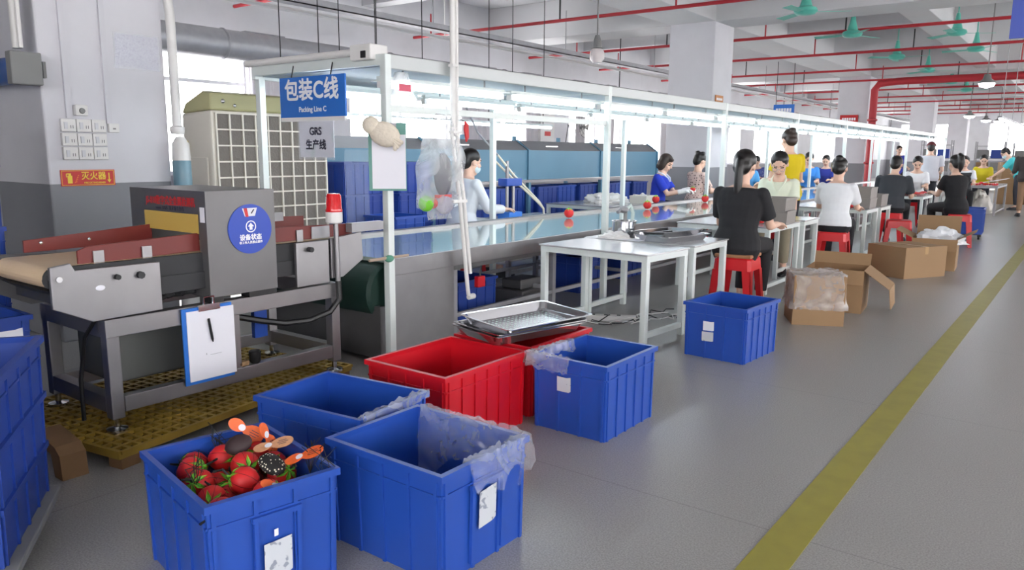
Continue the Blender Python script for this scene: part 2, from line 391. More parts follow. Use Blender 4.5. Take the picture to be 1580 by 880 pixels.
for k in range(18): mb(M_GALV).lathe([(.195, -.02), (.205, 0), (.195, .02)], (0, -3 + k * 3, 0), 20, 'y').build('joint_ring', t, True)
for k in range(9): mb(M_DARK).tube([(0, -1.5 + k * 6, .15), (0, -1.5 + k * 6, 1.4)], .012, 6).build('hanger', t)
t = thing('main_pipe', 'thick red fire main with a riser beside the third pillar', 'pipe', (-5.3, 24.0, 0))
mb(M_RED_PIPE).tube([(0, 0, .0), (0, 0, 3.15), (.12, -.02, 3.3), (.6, -.1, 3.34), (7.5, -.3, 3.34)], .1, 12).build('pipe_run', t, True)
for z in (1.1, 2.3): mb(M_RED_PIPE).lathe([(.1, -.04), (.14, -.02), (.14, .02), (.1, .04)], (0, 0, z), 12).build('flange', t, True)
t = thing('white_conduit', 'thin white conduit fixed under the ceiling, left of the grey tray', 'conduit', (-9.0, 0, 3.2))
mb(M_PVC).tube([(0, -4, 0), (0, 51, 0)], .03, 8).build('pipe_run', t, True)
for k in range(10): mb(M_PVC).tube([(0, k * 5, 0), (0, k * 5, .6)], .01, 6).build('hanger', t)
# ceiling fans
def make_fan():
    t = thing('ceiling_fan', '', 'fan')
    mb(M_FAN).tube([(0, 0, .3), (0, 0, .8)], .012, 8).build('rod', t, True)
    mb(M_FAN).lathe([(.012, .36), (.03, .35), (.05, .22), (.09, .08), (.11, .06)], (0, 0, 0), 16).build('canopy', t, True)
    mb(M_FAN).lathe([(.09, .085), (.15, .06), (.165, .02), (.13, -.02), (.04, -.035), (.001, -.036)], (0, 0, 0), 20).build('motor', t, True)
    for k in range(3):
        a = k * 2 * PI / 3 + .4; R = Matrix.Rotation(a, 4, 'Z')
        mb(M_FAN).hexa([R @ V(p) for p in [(.13, -.045, .0), (.6, -.065, -.01), (.6, .065, .01), (.13, .045, .012), (.13, -.045, .006), (.6, -.065, -.004), (.6, .065, .016), (.13, .045, .018)]]).build('blade', t)
    return t
FANS = [(-3.57, 11.62), (-3.57, 14.22), (-3.6, 17.97), (-3.52, 21.1), (-3.52, 24.8), (-3.53, 27.9), (-2.25, 15.9), (-2.25, 18.5)]
fan = make_fan()
for k, (x, y) in enumerate(FANS):
    o = fan if k == 0 else dup(fan, (0, 0, 0))
    o.location = (x, y, 3.3 if k < 6 else 3.42); o.rotation_euler.z = k * .7
    o['label'] = ('green ceiling fan over the aisle edge, %s from the viewer in the long row' % ORD[k]) if k < 6 else 'small green ceiling fan in the right row, the %s one' % ('nearer' if k == 6 else 'farther')
    o['group'] = 'green ceiling fans'
# bulb lamp above the line, bay lamps farther along
def bay_lamp(loc, label, r=.16):
    t = thing('bay_lamp', label, 'lamp', loc, 0, 'bright bay lamps over the aisle')
    mb(M_GREY).tube([(0, 0, .1), (0, 0, 4.25 - loc[2])], .01, 6).build('rod', t)
    mb(M_GREY).lathe([(.05, .16), (.07, .08), (r, .02), (r, 0)], (0, 0, 0), 16).build('housing', t, True)
    mb(M_LAMP).lathe([(r * .92, -.001), (r * .8, -.05), (.01, -.08)], (0, 0, 0), 16).build('lens', t, True)
bay_lamp((-1.75, 16.26, 2.58), 'bright white bay lamp nearest the viewer, alone above the aisle', .14)
bay_lamp((-3.49, 28.9, 2.58), 'bright bay lamp farther down the hall, left of the close pair', .17)
bay_lamp((-3.41, 32.6, 2.58), 'left bay lamp of the bright close pair far away', .17)
bay_lamp((-3.1, 33.5, 2.58), 'right bay lamp of the bright close pair far away', .17)
t = thing('pendant_bulb', 'unlit glass bulb lamp hanging under a ceiling beam above the line', 'lamp', (-5.6, 9.3, 2.62))
mb(M_GREY).tube([(0, 0, .2), (0, 0, 1.2)], .012, 8).build('cord', t)
mb(M_GREY).lathe([(.03, .26), (.05, .2), (.06, .1), (.09, .08)], (0, 0, 0), 14).build('lamp_holder', t, True)
mb(mat('frosted_bulb', (226, 214, 214), .2)).lathe([(.07, .09), (.1, .03), (.1, -.05), (.06, -.1), (.001, -.11)], (0, 0, 0), 14).build('bulb', t, True)
t = thing('tube_row', 'row of lit fluorescent tubes hung over the aisle far at right', 'lamp', (-1.7, 18.5, 2.05))
for k in range(6):
    mb(M_GALV).box(-.04, .04, k * 1.35, k * 1.35 + 1.25, .02, .06).build('fixture', t)
    mb(M_TUBE).tube([(0, k * 1.35 + .02, 0), (0, k * 1.35 + 1.22, 0)], .02, 8).build('tube', t, True)
for k in range(4): mb(M_GALV).tube([(0, .3 + k * 2.4, .06), (0, .3 + k * 2.4, 2.2)], .008, 6).build('hanger', t)
# curtains on the window wall
CURT = [(7.15, 7.75, 'grey curtain gathered beside the window above the cream cooler'), (12.0, 13.1, 'pale curtain at the window behind the masked worker'), (14.2, 14.75, 'narrow pale curtain on the wall left of the wall fan'),
        (16.3, 16.75, 'thin pale curtain beside the wall fan'), (17.9, 18.2, 'narrow curtain over the teal bench, right of the wall fan'), (20.9, 21.6, 'pale curtain on the window next to the second pillar')]
for y0, y1, lb in CURT:
    n = max(6, int((y1 - y0) * 22))
    o = mb(M_CURTAIN).grid(lambda u, v: (-10.38 + .035 * math.sin(u * (y1 - y0) * 42) * (1 - .2 * v), y0 + (y1 - y0) * u, .75 + 2.3 * v), n * 2, 3).build('curtain', None, True, solid=.006)
    tag(o, lb, 'curtain')
    mb(M_GALV).tube([(-10.5, y0 - .05, 3.06), (-10.38, y0 - .05, 3.06), (-10.38, y1 + .05, 3.06), (-10.5, y1 + .05, 3.06)], .014, 8).build('curtain_rod', o)
# ================================================================ the packing line
X0, X1 = -4.62, -3.38          # back and front edge
Y0, BAY, NB = 3.22, 2.56, 8
YE = Y0 + BAY * NB
TOP = 1.86
t = LINE = thing('packing_line', 'long packing line with glossy pale green belt under a white lit frame', 'packing line', (0, 0, 0))
def post(x, y, z1=TOP): mb(M_FRAME).box(x - .024, x + .024, y - .024, y + .024, 0, z1).build('post', t, bevel=.004)
for k in range(NB + 1):
    post(X1 + .02, Y0 + BAY * k); post(X0 - .02, Y0 + BAY * k + .05)
mb(M_RAIL).box(X1, X1 + .04, Y0, YE, TOP - .08, TOP).build('front_rail', t, bevel=.004)
mb(M_FRAME).box(X0 - .04, X0, Y0, YE, TOP - .08, TOP).build('back_rail', t, bevel=.004)
for k in range(NB + 1): mb(M_FRAME).box(X0, X1, Y0 + BAY * k - .02, Y0 + BAY * k + .02, TOP - .06, TOP).build('cross_rail', t)
mb(M_FRAME).box(X1 - .012, X1 + .022, Y0, Y0 + BAY, 1.535, 1.575).build('middle_rail', t)
M_PANEL = mat('reflector_white', (196, 206, 216), .5)
for k in range(NB): mb(M_PANEL).hexa([(X0, Y0 + BAY * k + .06, 1.80), (X1, Y0 + BAY * k + .06, 1.80), (X1, Y0 + BAY * (k + 1) - .06, 1.80), (X0, Y0 + BAY * (k + 1) - .06, 1.80),
        (X0, Y0 + BAY * k + .06, 1.806), (X1, Y0 + BAY * k + .06, 1.806), (X1, Y0 + BAY * (k + 1) - .06, 1.806), (X0, Y0 + BAY * (k + 1) - .06, 1.806)]).build('roof_panel', t)
# white capped tube over the sign end and the junction box
mb(M_PVC).tube([(X0 - .05, Y0 - .03, TOP + .02), (X1 - .05, Y0 - .03, TOP + .02)], .022, 10).build('end_pipe', t, True)
o = mb(M_PVC).box(-3.6, -3.42, Y0 - .06, Y0 + .08, TOP - .03, TOP + .06).build('junction_box', t, bevel=.008)
mb(M_BLACK).box(-3.5, -3.46, Y0 - .065, Y0 - .06, TOP - .02, TOP + .02).build('socket_hole', o)
# lights
for r, (x, nm) in enumerate(((-3.5, 'front'), (-4.36, 'back'))):
    for k in range(2 * NB):
        y = Y0 + .08 + k * BAY / 2
        q = thing('fluorescent_tube', 'lit fluorescent tube in the %s row under the line roof, %s from the sign' % (nm, ORD[k]), 'lamp', (x, y, 1.70), 0, 'fluorescent tubes of the packing line')
        mb(M_FRAME).box(-.075, .075, 0, 1.2, .022, .03).box(-.025, .025, 0, 1.2, .03, .05).build('fixture', q)
        mb(M_TUBE).tube([(0, .03, 0), (0, 1.17, 0)], .016, 8).build('tube', q, True)
        for yy in (0, 1.17): mb(M_PVC).box(-.02, .02, yy, yy + .03, -.018, .02).build('end_cap', q)
        for yy in (.2, 1.0): mb(M_GALV).tube([(0, yy, .05), (0, yy, .102)], .006, 6).build('hanger', q)
# ---- belt table
ZB = .655
t = LINE
mb(M_MIRROR).box(X0 + .09, X1 - .03, Y0 + .06, YE, ZB - .03, ZB - .006).build('belt', t)
mb(M_STEEL).box(X1 - .032, X1 - .002, Y0 + .02, YE, ZB - .105, ZB).build('belt_front_edge', t, bevel=.003)
mb(M_STEEL).box(X0 + .002, X0 + .09, Y0 + .02, YE, ZB - .105, ZB + .014).build('belt_back_edge', t, bevel=.003)
mb(M_STEEL_D).box(X0 + .09, X1 - .032, Y0 + .3, YE, ZB - .14, ZB - .1).build('bed', t)
c = mb(M_STEEL).box(X1 - .03, X1 - .01, Y0 + .05, Y0 + .62, .03, ZB - .106).box(X1 - .8, X1 - .03, Y0 + .05, Y0 + .62, .03, .05).build('drive_cover', t)
mb(mat('green_belt_underside', (22, 54, 46), .6)).lathe([(.17, 0), (.19, .02), (.19, 1.02), (.17, 1.04)], (X0 + .1, Y0 + .12, ZB - .22), 20, 'x').build('end_roller', t, True)
mb(M_STEEL_D).box(X0 + .08, X1 - .05, Y0 - .02, Y0 + .02, .03, .36).build('end_plate', t)
for k in range(17):
    y = Y0 + .7 + k * 1.22
    for x in (X1 - .09, X0 + .12): mb(M_GALV).box(x - .022, x + .022, y - .022, y + .022, 0, ZB - .1).build('leg', t)
    if k < 9: mb(M_GALV).box(X0 + .14, X1 - .1, y - .015, y + .015, .2, .23).build('cross_brace', t)
for x in (X1 - .09, X0 + .12): mb(M_GALV).box(x - .015, x + .015, Y0 + .6, YE, .17, .2).build('stretcher', t)
# things under the belt
def wavy(p, q, n, amp, rnd):
    p = V(p); q = V(q); return [p.lerp(q, i / n) + V((rnd.uniform(-amp, amp), rnd.uniform(-amp, amp), abs(rnd.uniform(0, amp)))) for i in range(n + 1)]

# ---- sign, paper, board, conduit at the front end
t = thing('line_sign', 'blue hanging sign with white lettering over the end of the line', 'sign', (-3.98, 3.18, 1.64))
mb(M_SIGNBLUE).box(-.315, .315, -.006, .006, -.125, .125).build('sign_board', t)
mb(M_PVC).box(-.31, .31, -.009, .009, -.15, -.125).build('bottom_edge', t)
lettering('lettering', '包装C线', .142, M_TEXTW, t, Matrix.Translation((0, -.0085, .035)) @ NY, .0035)
lettering('lettering', 'Packing Line C', .045, M_TEXTW, t, Matrix.Translation((.01, -.0085, -.078)) @ NY, .001)
for x in (-.2, .18): mb(M_BLACK).tube([(x, 0, .12), (x, .02, .2)], .004, 6).build('hook', t)
t = thing('paper_notice', 'white notice in a plastic sleeve hung below the blue line sign', 'sign', (-3.95, 3.18, 1.38))
mb(sheet_mat('leaf_border_paper', (222, 222, 234), (204, 214, 220), (9, 9), .6)).box(-.165, .165, -.003, .003, -.115, .115).build('paper', t)
mb(film('sleeve', (240, 244, 250), .2, .1)).box(-.175, .175, -.006, -.004, -.13, .125).build('sleeve', t)
lettering('lettering', 'GRS', .066, M_TEXTK, t, Matrix.Translation((0, -.008, .045)) @ NY, .002)
lettering('lettering', '生产线', .066, M_TEXTK, t, Matrix.Translation((0, -.008, -.04)) @ NY, .002)
t = thing('hanging_clipboard', 'green clipboard with blank white sheets tied to the first white post', 'clipboard', (-3.275, 3.13, 1.08), .7)
mb(mat('board_green', (96, 150, 140), .5)).box(-.10, .115, -.004, .004, 0, .385).build('board', t)
mb(M_PAPER).box(-.08, .112, -.009, -.004, .012, .32).build('paper', t)
mb(M_GALV).box(-.05, .06, -.014, -.004, .34, .385).build('clip', t)
t = thing('work_glove', 'cream knitted work glove draped over the top of the green clipboard', 'glove', (-3.25, 3.10, 1.40), .7)
M_GLOVE = mat('knit_cream', (218, 208, 192), .95, var=.12, scale=60, bump=.5)
g = mb(M_GLOVE).ell((0, -.02, .0), (.09, .035, .07), Matrix.Rotation(.35, 3, 'Y')).ell((-.075, -.02, .05), (.05, .03, .05))
g.build('palm', t, True)
for i in range(4): mb(M_GLOVE).caps((.03 + .01 * i, -.03, -.01 - .012 * i), (.095 - .012 * i, -.035, -.045 - .012 * i), .014, .012, 8).build('finger', t, True)
t = thing('wire_conduit', 'pair of white plastic conduits dropping from ceiling to below the belt', 'conduit', (-3.3, 3.74, 0))
mb(M_PVC).tube([(0, 0, 3.6), (0, 0, 1.4)], .019, 10).tube([(0, .036, 3.6), (0, .036, 1.5), (0, .05, 1.3)], .013, 10).build('upper_pipe', t, True)
mb(M_PVC).tube([(0, -.02, 1.46), (.0, .06, 1.0), (.0, .135, .42), (.0, .145, .36), (0, .17, .345)], .014, 10).build('lower_pipe', t, True)
mb(M_PVC).tube([(0, .03, 1.46), (.0, .1, 1.0), (.0, .165, .5)], .014, 10).build('lower_pipe', t, True)
mb(M_PVC).lathe([(.018, 0), (.02, .01), (.02, .05), (.018, .06)], (0, .145, .34), 10, 'y').build('elbow', t, True)
for z in (1.83, 1.42, .98): mb(M_PVC).box(-.022, .022, -.02, .07 + (1.4 - z) * .1, z, z + .018).build('clamp', t)
# transparent bag with samples hanging on the middle rail
t = thing('sample_bag', 'clear plastic bag of toy samples hung on the middle rail', 'bag', (-3.33, 3.585, 1.56))
def bagfn(u, v):
    a = 2 * PI * u; wy = (.085 + .13 * math.sin(min(1, v * 1.25) * PI * .62)) * (1 if v < .9 else .55); wx = .02 + .06 * math.sin(v * PI)
    nz = noise.noise(V((u * 5, v * 6, 3))) * .02
    return (wx * math.cos(a) + nz, .05 + wy * math.sin(a) + nz + .05 * (1 - v), -.02 - .66 * v)
mb(M_MILKY).grid(bagfn, 28, 24).build('film', t, True)
k = mb(mat('dark_grey_cloth', (84, 84, 94), .8, var=.25, scale=12)).ell((.0, .09, -.40), (.025, .085, .14)); k.build('sample_pouch', t, True)
mb(M_STRAW).box(-.02, .02, .03, .15, -.545, -.525).build('pouch_trim', t)
mb(mat('grey_cloth', (168, 166, 182), .8)).ell((.01, .09, -.59), (.03, .08, .06)).build('grey_pad', t, True)
mb(mat('toy_green', (116, 196, 52))).ell((0, -.07, -.575), .05).build('green_toy', t, True)
mb(M_STRAW).ell((.0, -.01, -.575), .035).build('red_toy', t, True)
t = thing('red_clip', 'small red plastic clip on the conduit above the hanging bag', 'clip', (-3.29, 3.85, 1.5))
mb(M_STRAW).prism([(0, -.012, 0), (0, .016, -.02), (0, .02, -.1), (0, -.0, -.13), (0, -.02, -.05)], (.012, 0, 0)).build('jaw', t)
mb(M_GALV).tube([(.006, -.02, 0), (.006, -.06, .01)], .004, 6).build('pin', t)
t = thing('print_bag', 'white cloudy plastic bag with red print tied beside the first post', 'bag', (-3.4, 3.34, 1.5))
mb(M_MILKY).grid(lambda u, v: (.03 * math.cos(2 * PI * u) + .01, .03 + (.05 + .1 * v) * math.sin(2 * PI * u) + .06 * v + .02 * noise.noise(V((u * 5, v * 5, 0))), .27 - .32 * v), 24, 14).build('film', t, True)
mb(mat('pink_print', (214, 96, 116), .6)).box(.045, .048, -.02, .08, .16, .2).build('print_patch', t)
t = thing('wooden_rod', 'short wooden rod tied to the first post with green string', 'rod', (-3.34, 3.14, ZB + .02))
mb(mat('bamboo', (176, 156, 138), .6)).tube([(0, -.1, 0), (0, .22, -.0)], .009, 8).build('stick', t, True)
mb(mat('green_string', (92, 150, 128), .9)).ell((0, .06, -.005), (.02, .035, .022)).build('string', t, True)
t = thing('red_socket', 'red plug hanging below the belt beside the conduit end', 'plug', (-3.46, 4.2, .37))
mb(M_RED).box(-.02, .02, -.04, .04, -.02, .06).build('plug_body', t, bevel=.006)
mb(M_BLACK).tube([(0, 0, .06), (0, .02, .14), (0, 0, .18)], .006, 6).build('wire', t)
# toys riding on the belt
def strawberry(loc, label, group, r=.05, tilt=0., tag_=None):
    q = thing('strawberry_toy', label, 'toy', loc, random.uniform(0, 6), group)
    Mx = Matrix.Rotation(tilt, 4, 'X')
    mb(M_STRAW).lathe([(.001, -r * .95), (r * .55, -r * .8), (r * .9, -r * .35), (r, .1 * r), (r * .85, .6 * r), (r * .4, .9 * r), (.001, .95 * r)], (0, 0, 0), 18).build('berry', q, True, M=Mx)
    l = mb(M_LEAF)
    for k in range(6):
        a = k * PI / 3; pts = []
        for s_, ang in ((0, 0), (.5, -.35), (1.05, 0), (.5, .35)):
            th = s_ * 1.0; rr = r * 1.04
            pts.append((rr * math.sin(th) * math.cos(a + ang), rr * math.sin(th) * math.sin(a + ang), rr * math.cos(th) * .98))
        l.prism(pts, (0, 0, r * .06))
    l.tube([(0, 0, r * .95), (0, 0, r * 1.25)], r * .1, 6)
    l.build('leaf_cap', q, False, M=Mx)
    return q
strawberry((-4.26, 6.6, ZB + .045), 'red toy strawberry on the glossy belt, nearest the sign', 'toy strawberries on the belt')
strawberry((-4.25, 8.3, ZB + .045), 'red toy strawberry on the belt, second from the sign', 'toy strawberries on the belt')
strawberry((-4.58, 9.18, ZB + .06), 'red toy strawberry on the back edge of the belt by the worker in blue', 'toy strawberries on the belt')
strawberry((-4.27, 10.05, ZB + .045), 'red toy strawberry on the belt in front of the dotted blouse', 'toy strawberries on the belt')
strawberry((-4.60, 10.37, .80), 'red toy strawberry held in the white gloves of the worker in blue', 'toy strawberries on the belt', .042)
# ================================================================ metal detector at the head of the line
F = -3.30; B_ = -3.94
t = MD = thing('metal_detector', 'steel conveyor metal detector with round blue status dial and red beacon', 'metal detector', (0, 0, .08))
def dz(z): return z - .08
b = mb(M_STEEL)
for x in (F - .03, B_ + .03):
    for y in (1.53, 2.75):
        mb(M_STEEL).box(x - .028, x + .028, y - .028, y + .028, .06, .5).build('leg', t, bevel=.004)
        mb(M_CHROME).lathe([(.045, 0), (.045, .012), (.014, .02), (.014, .07)], (x, y, 0), 14).build('levelling_foot', t, True)
for x in (F - .03, B_ + .03):
    mb(M_STEEL).box(x - .03, x + .03, 1.5, 2.78, dz(.505), dz(.585)).build('top_rail', t, bevel=.003)
    mb(M_STEEL).box(x - .027, x + .027, 1.56, 2.72, dz(.165), dz(.235)).build('lower_rail', t, bevel=.003)
for y in (1.53, 2.75):
    mb(M_STEEL).box(B_ + .06, F - .06, y - .03, y + .03, dz(.505), dz(.585)).build('top_rail', t)
    mb(M_STEEL).box(B_ + .06, F - .06, y - .027, y + .027, dz(.165), dz(.235)).build('lower_rail', t)
mb(M_STEEL).box(F - .05, F - .01, 2.10, 2.15, dz(.235), dz(.505)).build('middle_post', t)
# belt and its bed
BX0, BX1 = -3.80, -3.33; ZT = dz(.83)
bl = mb(M_BELT_PVC); rb = .045
prof = [(1.285 + rb - rb * math.cos(a), ZT - rb + rb * math.sin(a)) for a in [-PI / 2 + PI * i / 10 for i in range(11)]]
prof = [(1.285 + rb - rb * math.cos(a - 0), ZT - rb + rb * math.sin(a)) for a in [PI / 2 - PI * i / 10 for i in range(11)]]
loop = [(2.93, ZT)] + prof + [(2.93, ZT - 2 * rb)]
bl.rings([[(BX0, y, z) for y, z in loop], [(BX1, y, z) for y, z in loop]], False, False)
bl.use(M_DARK).rings([[(BX0 - .001, y, z - .003) for y, z in loop], [(BX0 + .004, y, z - .003) for y, z in loop]]).rings([[(BX1 - .004, y, z - .003) for y, z in loop], [(BX1 + .001, y, z - .003) for y, z in loop]])
bl.build('belt', t, False)
mb(M_DARK).box(BX0 - .01, BX1 + .01, 1.36, 2.9, ZT - .17, ZT - .092).build('belt_bed', t)
mb(M_DARK).prism([(BX0, 1.3, ZT - .095), (BX0, 1.5, ZT - .22), (BX0, 1.5, ZT - .095)], (BX1 - BX0, 0, 0)).build('drip_plate', t)
mb(M_CHROME).lathe([(.03, 0), (.03, .02), (.012, .025), (.012, .05)], (BX1, 1.33, ZT - rb), 12, 'x').build('roller_end', t, True)
# side plates
def plate(pts, x, name, m=M_STEEL, th=.02):
    return mb(m).prism([(x, y, dz(z)) for y, z in pts], (th, 0, 0)).build(name, t, bevel=.003)
pl = plate([(1.30, .835), (1.38, .845), (1.395, .815), (1.755, .812), (1.755, .595), (1.45, .59), (1.30, .665)], F - .01, 'side_plate', M_STEEL)
for y, z, r in ((1.56, .768, .012), (1.66, .765, .016)): mb(M_DARK).tube([(F + .01, y, dz(z)), (F + .03, y, dz(z))], r, 8).build('bolt', pl, True)
mb(M_PAPER).ell((F + .011, 1.49, dz(.73)), (.002, .02, .012)).build('scuff', pl, True)
plate([(1.30, .835), (1.755, .812), (1.755, .595), (1.45, .59), (1.30, .665)], B_ + .02, 'side_plate', M_STEEL_D)
pl = plate([(2.49, .83), (2.705, .83), (2.705, .595), (2.49, .595)], F - .01, 'side_plate', M_STEEL)
mb(M_DARK).tube([(F + .01, 2.57, dz(.79)), (F + .04, 2.57, dz(.79))], .014, 8).build('bolt', pl, True)
plate([(2.72, .835), (2.94, .855), (2.95, .70), (2.80, .615), (2.72, .615)], F - .01, 'end_plate', M_STEEL)
plate([(2.49, .83), (2.94, .855), (2.95, .70), (2.80, .6), (2.49, .6)], B_ + .02, 'end_plate', M_STEEL_D)
mb(M_GALV).box(F - .05, F, 2.88, 3.12, dz(.855), dz(.905)).build('outfeed_bracket', t)
# maroon side guides
def guide(x, pts, name='side_guide'): return mb(M_MAROON).prism([(x, y, dz(z)) for y, z in pts], (.014, 0, 0)).build(name, t, bevel=.002)
g1 = guide(-3.37, [(1.44, .825), (1.44, .885), (1.48, .9), (1.99, .918), (1.99, .835)])
for y in (1.52, 1.73): mb(M_STEEL).box(-3.354, -3.345, y - .022, y + .022, dz(.80), dz(.88)).build('bracket', g1)
g2 = guide(-3.37, [(2.34, .835), (2.34, .915), (2.93, .90), (2.93, .835)])
for y in (2.56,): mb(M_STEEL).box(-3.354, -3.345, y - .02, y + .02, dz(.80), dz(.89)).build('bracket', g2)
mb(M_GALV).box(-3.354, -3.346, 2.64, 2.76, dz(.835), dz(.9)).build('bracket', g2)
g3 = guide(-3.80, [(1.40, .845), (1.40, .90), (1.99, .935), (1.99, .85)])
for y in (1.47, 1.68): mb(M_CHROME).ell((-3.782, y, dz(.885)), .009).build('screw', g3, True)
guide(-3.80, [(2.34, .85), (2.34, .935), (2.93, .92), (2.93, .85)])
mb(M_GALV).box(-3.79, -3.78, 2.48, 2.78, dz(.90), dz(.95)).build('guide_bar', t)
# detector head with its tunnel
hx0, hx1, hy0, hy1, hz0, hz1 = -3.97, -3.28, 1.985, 2.36, dz(.615), dz(1.115)
tz0, tz1, tx0, tx1 = dz(.74), dz(.93), -3.83, -3.345
h = mb(M_STEEL_D)
h.box(hx0, hx1, hy0, hy1, tz1, hz1).box(hx0, hx1, hy0, hy1, hz0, tz0 - .0).box(hx0, tx0, hy0, hy1, tz0, tz1).box(tx1, hx1, hy0, hy1, tz0, tz1)
head = h.build('detector_head', t)
mb(mat('panel_yellow', (196, 164, 82), .45)).box(tx0 + .0, tx1 + .0, hy0 - .004, hy0 - .001, dz(.915), dz(1.005)).build('yellow_panel', head)
mb(M_PAPER).box(-3.325, -3.29, hy0 - .004, hy0 - .001, dz(.97), dz(1.04)).build('small_label', head)
lettering('red_lettering', 'JS-810数字式全金属检测机', .047, M_TEXTR, head, Matrix.Translation((-3.585, hy0 - .003, dz(1.057))) @ NY, .0012, 'CENTER', .82)
lettering('black_lettering', 'www.  0769-  技术服务热线', .024, M_TEXTK, head, Matrix.Translation((-3.59, hy0 - .003, dz(1.023))) @ NY, 0, 'CENTER', .9)
# status dial
cy_, cz_ = 2.214, dz(.926)
d = mb(mat('dial_blue', (34, 70, 178), .35)).lathe([(.121, -.001), (.121, .004)], (hx1 + .001, cy_, cz_), 40, 'x').build('status_dial', head)
def dialtext(s, y, z, size, b_=.0): return lettering('dial_lettering', s, size, M_TEXTW, head, Matrix.Translation((hx1 + .006, cy_ + y, cz_ + z)) @ PX, b_)
dialtext('设备状态', 0, -.042, .031, .0012); dialtext('非工作人员禁止操作', 0, -.066, .0145, .0005)
r = mb(M_TEXTW); n = 28
for i in range(n):
    a, c = 2 * PI * i / n, 2 * PI * (i + 1) / n
    r.hexa([V((hx1 + .0055 + dx, cy_ + .003 + rr * math.cos(q), cz_ + .012 + rr * math.sin(q))) for dx in (0, .001) for rr, q in ((.029, a), (.024, a), (.024, c), (.029, c))])
r.prism([(hx1 + .0055, cy_ + .003 + a, cz_ + .012 + c) for a, c in ((-.008, -.016), (.008, -.016), (.008, .0), (.017, .0), (0, .018), (-.017, .0), (-.008, .0))], (.001, 0, 0))
r.build('arrow_emblem', head)
wd = mb(M_PAPER); wd.prism([(hx1 + .0055, cy_ + .0 + a, cz_ + c) for a, c in ((-.028, .062), (.028, .062), (.042, .102), (-.042, .102))], (.001, 0, 0))
wd.use(M_SIGNRED).prism([(hx1 + .007, cy_ + a, cz_ + c) for a, c in ((-.024, .06), (-.008, .06), (-.016, .102), (-.034, .102))], (.0008, 0, 0))
wd.use(M_TEXTK).prism([(hx1 + .007, cy_ + a, cz_ + c) for a, c in ((.004, .076), (.01, .074), (.026, .094), (.02, .096))], (.0008, 0, 0))
wd.build('dial_window', head)
for a in ((-3.36, -3.29, 2.2, 2.36), (-3.94, -3.86, 2.0, 2.34), (-3.36, -3.29, 1.99, 2.06)): mb(M_BLACK).box(*a, dz(.585), dz(.616)).build('foot_block', head)
# beacon
bc = mb(mat('beacon_red', (216, 22, 30), .2, coat=.6)).lathe([(.045, .98), (.047, .99), (.043, 1.0), (.041, 1.065), (.034, 1.078), (.001, 1.08)], (0, 0, 0), 20).build('beacon_dome', t, True, loc=(F + .02, 2.74, -.08))
mb(M_PVC).lathe([(.038, .918), (.045, .925), (.045, .98)], (F + .02, 2.74, -.08), 20).build('beacon_base', t, True)
mb(M_STEEL).tube([(F + .025, 2.745, dz(.92)), (F + .025, 2.75, dz(.57))], .014, 10).build('beacon_pole', t, True)
cb = [(F + .025, 2.75, dz(.60)), (F + .03, 2.75, dz(.50)), (F + .02, 2.69, dz(.435)), (F - .02, 2.58, dz(.40)), (F - .06, 2.45, dz(.40)), (F - .1, 2.33, dz(.43)), (F - .13, 2.2, dz(.47))]
mb(M_BLACK).tube(cb, .017, 8).build('cable', t, True)
mb(M_BLACK).tube([(BX1, 1.5, dz(.62)), (BX1 - .1, 1.47, dz(.5)), (BX1 - .15, 1.46, dz(.3)), (BX1 - .13, 1.45, dz(.12))], .009, 8).build('cable', t, True)
rnd = random.Random(3)
for k in range(3): mb(M_DARK).tube(wavy((F - .12 - .05 * k, 1.78, dz(.62)), (F - .1, 2.02, dz(.62)), 8, .02, rnd), .01, 6).build('cable', t, True)
mb(mat('control_box', (92, 94, 92), .5, .3)).box(-3.86, -3.5, 1.62, 2.05, dz(.24), dz(.47)).build('motor_box', t, bevel=.01)
# clipboard and pen hung on the frame
q = thing('inspection_clipboard', 'blue clipboard with white form hanging on the metal detector frame', 'clipboard', (F + .012, 1.965, .215))
mb(M_SIGNBLUE).box(-.004, .004, -.128, .128, 0, .365).build('board', q)
mb(M_PAPER).box(.004, .008, -.108, .136, .015, .35).build('paper', q)
mb(M_TEXTK).box(.0082, .0086, -.02, -.018, .13, .14).box(.0082, .0086, .0, .06, .128, .129).build('handwriting', q)
mb(M_CHROME).box(.004, .016, -.05, .06, .345, .375).tube([(.01, -.02, .375), (.012, -.02, .41), (.012, .03, .41), (.01, .03, .375)], .006, 6).build('clip', q)
p = mb(M_BLACK).tube([(F + .028, 1.962, .52), (F + .03, 1.975, .42), (F + .029, 1.978, .405)], [.006, .006, .002], 8).build('pen', None, True)
tag(p, 'black pen dangling in front of the blue clipboard form', 'pen')
o = thing('blue_brush', 'bright blue hanging brush strip under the metal detector', 'brush', (-3.6, 2.46, .29))
mb(M_BLUE).box(-.015, .015, -.04, .04, 0, .215).build('blade', o); mb(M_BLUE_D).tube([(0, -.02, .2), (0, -.02, .28)], .008, 6).tube([(0, .02, .2), (0, .02, .28)], .008, 6).build('hook', o)
o = mb(M_BLACK).lathe([(.022, 0), (.028, .01), (.03, .06), (.026, .065), (.02, .02), (.001, .018)], (F - .03, 2.24, .236), 14).build('black_cup', None, True)
tag(o, 'small black cup standing on the lower rail of the metal detector', 'cup')
o = mb(mat('tan_cork', (150, 118, 84), .8)).box(-.02, .02, -.03, .03, 0, .025).build('tape_block', None, loc=(F - .03, 2.165, .236), bevel=.006)
tag(o, 'small tan block beside the black cup on the lower rail', 'block')
